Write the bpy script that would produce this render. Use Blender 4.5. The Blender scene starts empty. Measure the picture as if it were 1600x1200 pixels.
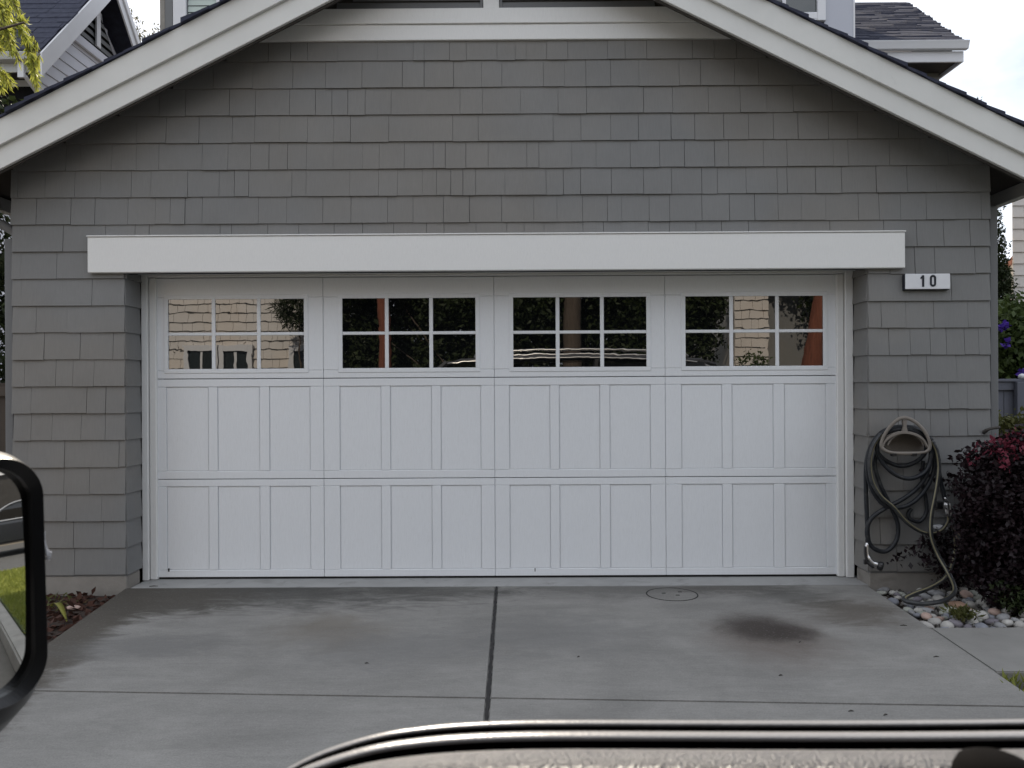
import bpy, bmesh, math, random
import numpy as np
from mathutils import Vector, Matrix, noise as mnoise

rnd = random.Random(11)
nrng = np.random.default_rng(7)
scene = bpy.context.scene
col = scene.collection

# ------------------------------------------------------------------ camera, sky, sun, exposure
F = 1232.0                      # focal length in photo pixels (photo 1600 wide)
CX, CY = 800.0, 612.0           # horizon sits a little under the middle
H = 1.30                        # eye height over the garage slab
ROLL, YAW = math.radians(0.31), math.radians(0.23)

fwd = Vector((-math.sin(YAW), math.cos(YAW), 0))
r0 = Vector((math.cos(YAW), math.sin(YAW), 0)); u0 = Vector((0, 0, 1))
c_right = r0 * math.cos(ROLL) - u0 * math.sin(ROLL)
c_up = u0 * math.cos(ROLL) + r0 * math.sin(ROLL)
EYE = Vector((0, 0, H))

cam = bpy.data.cameras.new("camera")
cam_ob = bpy.data.objects.new("camera", cam); col.objects.link(cam_ob)
cam_ob.matrix_world = Matrix(((c_right.x, c_up.x, -fwd.x, EYE.x), (c_right.y, c_up.y, -fwd.y, EYE.y),
                              (c_right.z, c_up.z, -fwd.z, EYE.z), (0, 0, 0, 1)))
cam.sensor_width = 36.0; cam.lens = 36.0 * F / 1600.0
cam.shift_y = 12.0 / 1600.0
cam.clip_start = 0.02; cam.clip_end = 3000
cam.dof.use_dof = True; cam.dof.focus_distance = 5.4; cam.dof.aperture_fstop = 13.0
scene.camera = cam_ob

SUN_EL, SUN_AZ = math.radians(42), math.radians(-14)      # azimuth from +Y towards +X
sun_dir = Vector((math.sin(SUN_AZ) * math.cos(SUN_EL), math.cos(SUN_AZ) * math.cos(SUN_EL), math.sin(SUN_EL)))

world = bpy.data.worlds.new("World"); scene.world = world; world.use_nodes = True
wn = world.node_tree.nodes; wl = world.node_tree.links; wn.clear()
wo = wn.new("ShaderNodeOutputWorld"); bg = wn.new("ShaderNodeBackground"); bg.inputs[1].default_value = 0.088
sky = wn.new("ShaderNodeTexSky"); sky.sky_type = 'NISHITA'; sky.sun_disc = False
sky.sun_elevation = SUN_EL; sky.sun_rotation = SUN_AZ; sky.air_density = 1.0; sky.dust_density = 2.0; sky.ozone_density = 1.0
wtc = wn.new("ShaderNodeTexCoord")
wmap = wn.new("ShaderNodeMapping"); wmap.inputs['Scale'].default_value = (1.0, 1.0, 2.2)
wno = wn.new("ShaderNodeTexNoise"); wno.inputs['Scale'].default_value = 2.3; wno.inputs['Detail'].default_value = 7; wno.inputs['Roughness'].default_value = 0.55
wr = wn.new("ShaderNodeMapRange"); wr.inputs[1].default_value = 0.24; wr.inputs[2].default_value = 0.49
wmix = wn.new("ShaderNodeMix"); wmix.data_type = 'RGBA'
wmix.inputs[7].default_value = (9.2, 9.7, 10.6, 1)      # sunlit cloud
wl.new(wtc.outputs['Generated'], wmap.inputs[0]); wl.new(wmap.outputs[0], wno.inputs['Vector'])
wl.new(wno.outputs[0], wr.inputs[0]); wl.new(wr.outputs[0], wmix.inputs[0])
wl.new(sky.outputs[0], wmix.inputs[6]); wl.new(wmix.outputs[2], bg.inputs[0]); wl.new(bg.outputs[0], wo.inputs[0])

sun = bpy.data.lights.new("sun", 'SUN'); sun.energy = 5.0; sun.angle = math.radians(0.53); sun.color = (1.0, 0.89, 0.74)
sun_ob = bpy.data.objects.new("sun", sun); col.objects.link(sun_ob)
sun_ob.rotation_euler = sun_dir.to_track_quat('Z', 'Y').to_euler(); sun_ob.location = (2, 10, 12)

vs = scene.view_settings
vs.view_transform = 'Standard'; vs.look = 'None'; vs.exposure = 0.66; vs.gamma = 1.0; vs.use_curve_mapping = False
scene.render.engine = 'CYCLES'
scene.cycles.max_bounces = 8; scene.cycles.diffuse_bounces = 5; scene.cycles.glossy_bounces = 5
scene.cycles.sample_clamp_indirect = 6.0
scene.cycles.use_denoising = True

# ------------------------------------------------------------------ helpers: photo pixels -> points on real planes
def ray(px, py):
    return fwd + c_right * ((px - CX) / F) + c_up * ((CY - py) / F)
def atY(px, py, Y):
    d = ray(px, py); return EYE + d * ((Y - EYE.y) / d.y)
def atZ(px, py, Z):
    d = ray(px, py); return EYE + d * ((Z - EYE.z) / d.z)
def atX(px, py, X):
    d = ray(px, py); return EYE + d * ((X - EYE.x) / d.x)

# ------------------------------------------------------------------ helpers: objects
def wloc(o):
    t = Vector((0, 0, 0))
    while o is not None:
        t = t + o.location; o = o.parent
    return t

def attach(o, parent):
    if parent is not None:
        o.parent = parent
        o.matrix_parent_inverse = Matrix.Translation(-wloc(parent)) if parent.type == 'EMPTY' else Matrix.Identity(4)
    return o

def tag(o, label=None, cat=None, group=None, kind=None):
    if label: o["label"] = label
    if cat: o["category"] = cat
    if group: o["group"] = group
    if kind: o["kind"] = kind
    return o

def thing(name, loc, label, cat, group=None, kind=None):
    o = bpy.data.objects.new(name, None); col.objects.link(o); o.location = loc; o.empty_display_size = 0.2
    return tag(o, label, cat, group, kind)

def link_mesh(name, me, m, parent=None):
    o = bpy.data.objects.new(name, me); col.objects.link(o)
    if m is not None and len(me.materials) == 0: me.materials.append(m)
    return attach(o, parent)

class MB:
    def __init__(s): s.v = []; s.f = []; s.uv = None
    def add(s, vs_, fs_):
        n = len(s.v); s.v += [tuple(p) for p in vs_]; s.f += [tuple(i + n for i in f) for f in fs_]; return s
    def box(s, x0, x1, y0, y1, z0, z1):
        return s.add([(x0, y0, z0), (x1, y0, z0), (x1, y1, z0), (x0, y1, z0), (x0, y0, z1), (x1, y0, z1), (x1, y1, z1), (x0, y1, z1)],
                     [(0, 3, 2, 1), (4, 5, 6, 7), (0, 1, 5, 4), (1, 2, 6, 5), (2, 3, 7, 6), (3, 0, 4, 7)])
    def ext(s, pts, vec):
        """polygon swept along a vector"""
        pts = [Vector(p) for p in pts]; vec = Vector(vec); n = len(pts)
        nrm = Vector((0, 0, 0))
        for i in range(n):
            a, b = pts[i], pts[(i + 1) % n]; nrm += a.cross(b)
        if nrm.dot(vec) > 0: pts = pts[::-1]
        vs_ = pts + [p + vec for p in pts]
        fs_ = [tuple(range(n)), tuple(range(2 * n - 1, n - 1, -1))]
        for i in range(n):
            j = (i + 1) % n; fs_.append((j, i, n + i, n + j))
        return s.add(vs_, fs_)
    def loft(s, rings, closed=True, cap=True):
        k = len(rings[0]); n0 = len(s.v)
        for r in rings: s.v += [tuple(p) for p in r]
        for a in range(len(rings) - 1):
            for i in range(k if closed else k - 1):
                j = (i + 1) % k
                s.f.append((n0 + a * k + i, n0 + a * k + j, n0 + (a + 1) * k + j, n0 + (a + 1) * k + i))
        if cap and closed:
            s.f.append(tuple(n0 + i for i in range(k))[::-1]); e = n0 + (len(rings) - 1) * k
            s.f.append(tuple(e + i for i in range(k)))
        return s
    def tube(s, pts, r, seg=8, cap=True, uv=False):
        pts = [Vector(p) for p in pts]; n = len(pts)
        rad = r if hasattr(r, '__len__') else [r] * n
        t0 = (pts[1] - pts[0]).normalized()
        ref = Vector((0, 0, 1)) if abs(t0.z) < 0.9 else Vector((0, 1, 0))
        nx = t0.cross(ref).normalized(); rings = []
        for i in range(n):
            t = (pts[min(i + 1, n - 1)] - pts[max(i - 1, 0)])
            t = t.normalized() if t.length > 1e-9 else t0
            nx = (nx - t * nx.dot(t)); nx = nx.normalized() if nx.length > 1e-6 else t.orthogonal().normalized()
            ny = t.cross(nx)
            rings.append([pts[i] + nx * (rad[i] * math.cos(2 * math.pi * k / seg)) + ny * (rad[i] * math.sin(2 * math.pi * k / seg)) for k in range(seg)])
        return s.loft(rings, True, cap)
    def build(s, name, m, parent=None, smooth=False, bevel=0.0, seg=1, kind=None, label=None):
        me = bpy.data.meshes.new(name); me.from_pydata(s.v, [], s.f); me.update()
        if bevel > 0 or True:
            bm = bmesh.new(); bm.from_mesh(me)
            bmesh.ops.recalc_face_normals(bm, faces=bm.faces)
            if bevel > 0:
                ed = [e for e in bm.edges if len(e.link_faces) == 2 and e.calc_face_angle(0) > 0.5]
                bmesh.ops.bevel(bm, geom=ed, offset=bevel, segments=seg, affect='EDGES', clamp_overlap=True)
            bm.to_mesh(me); bm.free()
        if smooth:
            me.polygons.foreach_set("use_smooth", [True] * len(me.polygons))
        o = link_mesh(name, me, m, parent)
        if kind: o["kind"] = kind
        if label: o["label"] = label
        return o

def box_ob(name, m, parent, x0, x1, y0, y1, z0, z1, bevel=0.0, label=None):
    return MB().box(x0, x1, y0, y1, z0, z1).build(name, m, parent, bevel=bevel, label=label)

def spline(pts, n=8):
    """Catmull-Rom through the points"""
    P = [Vector(p) for p in pts]; P = [2 * P[0] - P[1]] + P + [2 * P[-1] - P[-2]]; out = []
    for i in range(1, len(P) - 2):
        for k in range(n):
            t = k / n; a, b, c, d = P[i - 1], P[i], P[i + 1], P[i + 2]
            out.append(0.5 * ((2 * b) + (c - a) * t + (2 * a - 5 * b + 4 * c - d) * t * t + (3 * b - a - 3 * c + d) * t ** 3))
    out.append(P[-2]); return out

def leaf_mesh(name, cen, size, m, parent=None, aspect=0.55, kind=None, up=None, dirs=None, jitter=0.4):
    """many small folded leaves; cen (N,3)"""
    cen = np.asarray(cen, dtype=np.float64); N = len(cen)
    if dirs is None:
        d = nrng.normal(size=(N, 3))
    else:
        d = np.asarray(dirs) + nrng.normal(size=(N, 3)) * jitter
    d /= np.linalg.norm(d, axis=1)[:, None] + 1e-9
    q = nrng.normal(size=(N, 3)); q = np.cross(d, q); q /= np.linalg.norm(q, axis=1)[:, None] + 1e-9
    nn = np.cross(d, q)
    L = size * nrng.uniform(0.6, 1.3, N)[:, None]; W = L * aspect * 0.5
    v = np.empty((N, 4, 3))
    v[:, 0] = cen; v[:, 1] = cen + d * L * 0.5 + q * W + nn * L * 0.10
    v[:, 2] = cen + d * L; v[:, 3] = cen + d * L * 0.5 - q * W + nn * L * 0.10
    me = bpy.data.meshes.new(name)
    me.vertices.add(4 * N); me.vertices.foreach_set("co", v.reshape(-1))
    me.loops.add(4 * N); me.loops.foreach_set("vertex_index", np.arange(4 * N, dtype=np.int32))
    me.polygons.add(N); me.polygons.foreach_set("loop_start", np.arange(0, 4 * N, 4, dtype=np.int32))
    me.update(calc_edges=True); me.validate()
    o = link_mesh(name, me, m, parent)
    if kind: o["kind"] = kind
    return o

# ------------------------------------------------------------------ helpers: materials
def newmat(name):
    m = bpy.data.materials.new(name); m.use_nodes = True
    nt = m.node_tree; nt.nodes.clear()
    out = nt.nodes.new("ShaderNodeOutputMaterial"); b = nt.nodes.new("ShaderNodeBsdfPrincipled")
    nt.links.new(b.outputs[0], out.inputs[0])
    return m, nt, b

class NG:
    """small node-building shorthand"""
    def __init__(s, nt): s.nt = nt; s.pos = nt.nodes.new("ShaderNodeNewGeometry").outputs['Position']
    def n(s, t, **kw):
        nd = s.nt.nodes.new(t)
        for k, v in kw.items(): setattr(nd, k, v)
        return nd
    def link(s, a, b): s.nt.links.new(a, b)
    def put(s, sock, v):
        if hasattr(v, 'is_output'): s.link(v, sock)
        else: sock.default_value = v
    def noise(s, scale, detail=4, rough=0.55, stretch=(1, 1, 1), dist=0.0, off=(0, 0, 0)):
        mp = s.n("ShaderNodeMapping"); mp.inputs['Scale'].default_value = stretch; mp.inputs['Location'].default_value = off
        s.link(s.pos, mp.inputs[0])
        no = s.n("ShaderNodeTexNoise"); no.inputs['Scale'].default_value = scale; no.inputs['Detail'].default_value = detail
        no.inputs['Roughness'].default_value = rough; no.inputs['Distortion'].default_value = dist
        s.link(mp.outputs[0], no.inputs['Vector']); return no.outputs[0]
    def rng(s, v, a, b, c, d, clamp=True, smooth=False):
        r = s.n("ShaderNodeMapRange"); r.clamp = clamp
        if smooth: r.interpolation_type = 'SMOOTHSTEP'
        s.put(r.inputs[0], v)
        for i, x in enumerate((a, b, c, d)): s.put(r.inputs[i + 1], x)
        return r.outputs[0]
    def math(s, op, a, b=0.0):
        m_ = s.n("ShaderNodeMath", operation=op); s.put(m_.inputs[0], a); s.put(m_.inputs[1], b); return m_.outputs[0]
    def mul(s, colr, f):
        m_ = s.n("ShaderNodeVectorMath", operation='SCALE'); s.put(m_.inputs[0], colr if hasattr(colr, 'is_output') else tuple(colr[:3])); s.put(m_.inputs['Scale'], f); return m_.outputs[0]
    def mix(s, f, a, b):
        m_ = s.n("ShaderNodeMix", data_type='RGBA'); s.put(m_.inputs[0], f)
        for i, v in ((6, a), (7, b)):
            s.put(m_.inputs[i], v if hasattr(v, 'is_output') else (v[0], v[1], v[2], 1)); 
        return m_.outputs[2]
    def orand(s): return s.n("ShaderNodeObjectInfo").outputs['Random']
    def bump(s, h, strength, dist, b):
        bp = s.n("ShaderNodeBump"); bp.inputs['Strength'].default_value = strength; bp.inputs['Distance'].default_value = dist
        s.link(h, bp.inputs['Height']); s.link(bp.outputs[0], b.inputs['Normal'])
    def blob(s, c, rad, soft=1.0, nz=None, amt=0.0):
        """1 inside an ellipsoid stain, 0 outside; rad (rx,ry,rz)"""
        mp = s.n("ShaderNodeMapping", vector_type='POINT'); 
        mp.inputs['Location'].default_value = tuple(-c[i] / rad[i] for i in range(3)); mp.inputs['Scale'].default_value = tuple(1 / r for r in rad)
        s.link(s.pos, mp.inputs[0])
        ln = s.n("ShaderNodeVectorMath", operation='LENGTH'); s.link(mp.outputs[0], ln.inputs[0])
        v = ln.outputs['Value']
        if nz is not None: v = s.math('ADD', v, s.math('MULTIPLY', s.math('SUBTRACT', nz, 0.5), amt))
        return s.rng(v, 1.0 - soft, 1.0, 1.0, 0.0, smooth=True)

def pmat(name, base, rough=0.6, var=0.08, scale=6, bump=0.15, bscale=90, bdist=0.002, stretch=(1, 1, 1), objvar=0.0, spec=0.3, metal=0.0, dirt=None, dscale=3, dlo=0.55, dhi=0.75):
    m, nt, b = newmat(name); g = NG(nt)
    f = g.rng(g.noise(scale, 5, 0.6, stretch), 0.25, 0.75, 1 - var, 1 + var)
    if objvar: f = g.math('MULTIPLY', f, g.rng(g.orand(), 0, 1, 1 - objvar, 1 + objvar))
    c = g.mul(base, f)
    if dirt is not None:
        c = g.mix(g.rng(g.noise(dscale, 6, 0.65, stretch, 0.5, (3, 1, 7)), dlo, dhi, 0, 0.8), c, dirt)
    g.link(c, b.inputs['Base Color'])
    b.inputs['Roughness'].default_value = rough; b.inputs['Specular IOR Level'].default_value = spec; b.inputs['Metallic'].default_value = metal
    if bump: g.bump(g.noise(bscale, 4, 0.6, stretch), bump, bdist, b)
    return m

def leafmat(name, c1, c2, trans=0.35, rough=0.55):
    m, nt, b = newmat(name); g = NG(nt)
    out = [n for n in nt.nodes if n.type == 'OUTPUT_MATERIAL'][0]
    f = g.rng(g.noise(5.0, 3, 0.6), 0.3, 0.7, 0, 1)
    rnd_i = g.n("ShaderNodeNewGeometry").outputs['Random Per Island']
    f = g.math('MULTIPLY', g.math('ADD', f, rnd_i), 0.5)
    c = g.mix(f, c1, c2)
    g.link(c, b.inputs['Base Color']); b.inputs['Roughness'].default_value = rough; b.inputs['Specular IOR Level'].default_value = 0.3
    t = g.n("ShaderNodeBsdfTranslucent"); g.link(c, t.inputs[0])
    mx = g.n("ShaderNodeMixShader"); mx.inputs[0].default_value = trans
    g.link(b.outputs[0], mx.inputs[1]); g.link(t.outputs[0], mx.inputs[2]); g.link(mx.outputs[0], out.inputs[0])
    return m

# painted cedar shingle: mottled grey with vertical saw grain
def shingle_mat(name, base, objvar=0.013):
    m, nt, b = newmat(name); g = NG(nt)
    mott = g.rng(g.noise(2.2, 5, 0.6), 0.3, 0.7, 0.94, 1.06)
    gr = g.noise(1.0, 5, 0.7, (140, 140, 9))
    f = g.math('MULTIPLY', mott, g.rng(gr, 0.3, 0.7, 0.95, 1.05))
    f = g.math('MULTIPLY', f, g.rng(g.orand(), 0, 1, 1 - objvar, 1 + objvar))
    c = g.mul(base, f)
    warm = g.rng(g.noise(0.9, 3, 0.5, (1, 1, 1), 0, (5, 0, 2)), 0.42, 0.62, 0, 1)
    c = g.mix(warm, c, g.mul((base[0] * 1.03, base[1] * 0.985, base[2] * 0.93), f))
    scuff = g.rng(g.noise(1.0, 6, 0.75, (26, 26, 5), 0.4, (1, 9, 4)), 0.67, 0.80, 0, 0.22)
    c = g.mix(scuff, c, (0.34, 0.34, 0.33))
    g.link(c, b.inputs['Base Color']); b.inputs['Roughness'].default_value = 0.72; b.inputs['Specular IOR Level'].default_value = 0.28
    h = g.math('ADD', gr, g.math('MULTIPLY', g.noise(14, 3), 0.6))
    g.bump(h, 0.35, 0.0025, b)
    return m

M = {}
M['shingle'] = shingle_mat('painted_grey_shingle', (0.186, 0.187, 0.186))
M['wall_back'] = pmat('grey_wall_paint', (0.178, 0.181, 0.185), 0.8)
M['white'] = pmat('white_trim_paint', (0.69, 0.69, 0.68), 0.5, 0.04, 3, 0.2, 1.0, 0.002, (60, 60, 8), spec=0.35, dirt=(0.42, 0.41, 0.38), dscale=5, dlo=0.62, dhi=0.9)
M['barge'] = pmat('weathered_white_paint', (0.60, 0.60, 0.58), 0.55, 0.05, 2.5, 0.2, 60, 0.002, (1, 1, 1), spec=0.3, dirt=(0.30, 0.29, 0.27), dscale=9, dlo=0.64, dhi=0.92)
M['door'] = pmat('garage_door_paint', (0.70, 0.72, 0.745), 0.42, 0.04, 1.6, 0.08, 1.0, 0.001, (120, 120, 10), spec=0.4, dirt=(0.50, 0.50, 0.485), dscale=3, dlo=0.56, dhi=0.9)
M['dark_wood'] = pmat('dark_rough_timber', (0.06, 0.055, 0.05), 0.85, 0.2, 9, 0.3)  # one dark brown base for timber, twigs and the hook
M['soffit'] = pmat('soffit_and_wall_shade', (0.05, 0.046, 0.042), 0.85, 0.15, 9, 0.3)  # soffit tone; also paints shade onto the house wall in the door mirror
M['roof'] = pmat('asphalt_shingle', (0.038, 0.041, 0.062), 0.9, 0.30, 14, 0.6, 160, 0.002, spec=0.2)
M['found'] = pmat('foundation_concrete', (0.24, 0.225, 0.205), 0.9, 0.16, 7, 0.5, 60, 0.004, dirt=(0.13, 0.115, 0.10), dscale=5)
M['rubber'] = pmat('black_rubber', (0.015, 0.015, 0.016), 0.6, 0.1, 20, 0.1)
M['black'] = pmat('black_plastic', (0.012, 0.012, 0.013), 0.35, 0.1, 20, 0.12, 300, 0.0006, spec=0.5)
M['taupe'] = pmat('taupe_plastic', (0.185, 0.165, 0.145), 0.5, 0.1, 12, 0.12, 200, 0.001, dirt=(0.10, 0.09, 0.08), dscale=12, dlo=0.55, dhi=0.8)
M['silver'] = pmat('brushed_metal', (0.58, 0.58, 0.58), 0.28, 0.06, 40, 0.1, 200, 0.0005, metal=1.0)
M['lightplastic'] = pmat('pale_grey_plastic', (0.24, 0.237, 0.245), 0.3, 0.10, 400, 0.3, 420, 0.0012, spec=0.9)
M['slot'] = pmat('slot_black', (0.004, 0.0035, 0.0035), 0.9, 0.1, 20, 0.0, spec=0.05)
M['chrome'] = pmat('satin_trim', (0.62, 0.60, 0.58), 0.33, 0.03, 20, 0.0, metal=1.0)
M['signwhite'] = pmat('enamel_white', (0.66, 0.67, 0.70), 0.3, 0.04, 12, 0.0, dirt=(0.35, 0.35, 0.35), dscale=14, dlo=0.68, dhi=0.85)
M['ink'] = pmat('sign_black', (0.012, 0.014, 0.022), 0.4, 0.05, 10, 0.0)
M['galv'] = pmat('gutter_metal_paint', (0.42, 0.42, 0.41), 0.45, 0.05, 5, 0.1, dirt=(0.25, 0.24, 0.22), dscale=7)
M['corner'] = pmat('grey_corner_board', (0.155, 0.158, 0.162), 0.7, 0.08, 4, 0.2, 1.0, 0.002, (80, 80, 6))
M['panel_far'] = pmat('pale_corner_panel', (0.42, 0.43, 0.48), 0.6, 0.05, 3, 0.2, 1.0, 0.002, (80, 8, 80))
M['shade_black'] = pmat('painted_shade_black', (0.012, 0.012, 0.013), 0.9, 0.2, 9, 0.2, spec=0.05)  # near-black that stands in for shade in recesses and under the eave
M['siding'] = pmat('pale_lilac_siding', (0.60, 0.61, 0.67), 0.6, 0.05, 3, 0.2, 1.0, 0.002, (80, 8, 80))
M['whitefar'] = pmat('white_far_trim', (0.62, 0.62, 0.64), 0.5, 0.04, 3, 0.1)
M['blind'] = pmat('window_blind', (0.42, 0.48, 0.45), 0.7, 0.08, 6, 0.0)
M['tan'] = shingle_mat('tan_shingle', (0.56, 0.53, 0.505), 0.05)
M['cream'] = pmat('cream_stucco', (0.58, 0.52, 0.42), 0.85, 0.06, 5, 0.3)
M['terra'] = pmat('terracotta_roof', (0.30, 0.13, 0.08), 0.8, 0.2, 9, 0.4)
M['fence'] = pmat('grey_fence_paint', (0.115, 0.12, 0.145), 0.75, 0.12, 5, 0.35, 1.0, 0.003, (70, 70, 6), objvar=0.12)
M['fence_brown'] = pmat('brown_fence', (0.075, 0.06, 0.05), 0.8, 0.15, 5, 0.35, 1.0, 0.003, (70, 70, 6), objvar=0.12)
M['bark'] = pmat('grey_bark', (0.09, 0.07, 0.055), 0.9, 0.25, 1.0, 0.9, 1.0, 0.02, (24, 24, 4))
M['redbark'] = pmat('redwood_bark', (0.17, 0.060, 0.036), 0.9, 0.3, 1.0, 0.9, 1.0, 0.02, (26, 26, 3))
M['soil'] = pmat('dark_soil', (0.045, 0.032, 0.026), 0.95, 0.4, 18, 0.9, 40, 0.02)
M['earth'] = pmat('bare_ground', (0.11, 0.095, 0.075), 0.95, 0.25, 3, 0.6, 30, 0.01)
M['asphalt'] = pmat('asphalt_road', (0.055, 0.055, 0.056), 0.9, 0.25, 12, 0.7, 180, 0.004)
M['kerb'] = pmat('kerb_concrete', (0.27, 0.255, 0.23), 0.9, 0.15, 5, 0.5, 60, 0.004, dirt=(0.15, 0.14, 0.12), dscale=4)
M['turf'] = pmat('turf_soil', (0.06, 0.075, 0.025), 0.95, 0.3, 6, 0.5)

def glass_mat(name, ior, wav, scale, rough=0.0, base=(0.004, 0.0045, 0.005)):
    m, nt, b = newmat(name); g = NG(nt)
    b.inputs['Base Color'].default_value = (*base, 1); b.inputs['Roughness'].default_value = rough; b.inputs['IOR'].default_value = ior
    b.inputs['Specular IOR Level'].default_value = 0.5
    if wav: g.bump(g.noise(scale, 2, 0.5, (1, 1, 1), 0.6), wav, 0.02, b)
    return m
M['pane'] = glass_mat('door_window_glass', 2.25, 0.0115, 4.5)
M['farglass'] = glass_mat('house_window_glass', 1.8, 0.03, 2.0, 0.02, (0.02, 0.026, 0.026))
M['carglass'] = glass_mat('tinted_car_glass', 1.6, 0.0, 1.0)
M['carpaint'] = pmat('dark_car_paint', (0.018, 0.019, 0.022), 0.18, 0.03, 6, 0.0, spec=0.6)
M['ownpaint'] = pmat('graphite_car_paint', (0.045, 0.046, 0.05), 0.2, 0.03, 6, 0.0, spec=0.6)
mm, nt_, bb_ = newmat('mirror_silvering'); bb_.inputs['Base Color'].default_value = (0.80, 0.81, 0.80, 1); bb_.inputs['Metallic'].default_value = 1; bb_.inputs['Roughness'].default_value = 0.015
M['mirror'] = mm
# grained door-top plastic
mm, nt_, bb_ = newmat('grained_trim_plastic'); g = NG(nt_)
bb_.inputs['Roughness'].default_value = 0.36; bb_.inputs['Specular IOR Level'].default_value = 1.0
g.link(g.mul((0.058, 0.058, 0.066), g.rng(g.noise(400, 3, 0.6, (1, 1.6, 1)), 0.3, 0.7, 0.8, 1.2)), bb_.inputs['Base Color'])
g.bump(g.noise(400, 3, 0.6, (1, 0.8, 1)), 1.0, 0.0035, bb_)
M['grain'] = mm
M['leaf_dark'] = leafmat('dark_tree_leaves', (0.012, 0.020, 0.007), (0.040, 0.055, 0.016), 0.2)
M['leaf_mid'] = leafmat('mid_green_leaves', (0.030, 0.055, 0.014), (0.095, 0.125, 0.035), 0.35)
M['leaf_lime'] = leafmat('lime_feathery_leaves', (0.24, 0.29, 0.045), (0.46, 0.44, 0.09), 0.5)
M['leaf_olive'] = leafmat('olive_low_leaves', (0.07, 0.085, 0.022), (0.15, 0.14, 0.05), 0.35)
M['leaf_wine'] = leafmat('wine_red_leaves', (0.006, 0.003, 0.0045), (0.019, 0.007, 0.0105), 0.12)
M['leaf_pink'] = leafmat('young_pink_leaves', (0.12, 0.020, 0.036), (0.27, 0.050, 0.080), 0.35)
M['leaf_dry'] = leafmat('thin_far_leaves', (0.10, 0.095, 0.06), (0.17, 0.16, 0.10), 0.3)
M['petal'] = leafmat('purple_petals', (0.06, 0.025, 0.27), (0.10, 0.045, 0.36), 0.35)
M['grass'] = leafmat('grass_blades', (0.13, 0.165, 0.025), (0.29, 0.30, 0.07), 0.4)
M['strap'] = leafmat('strap_leaf', (0.15, 0.17, 0.03), (0.30, 0.28, 0.06), 0.3)

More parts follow.
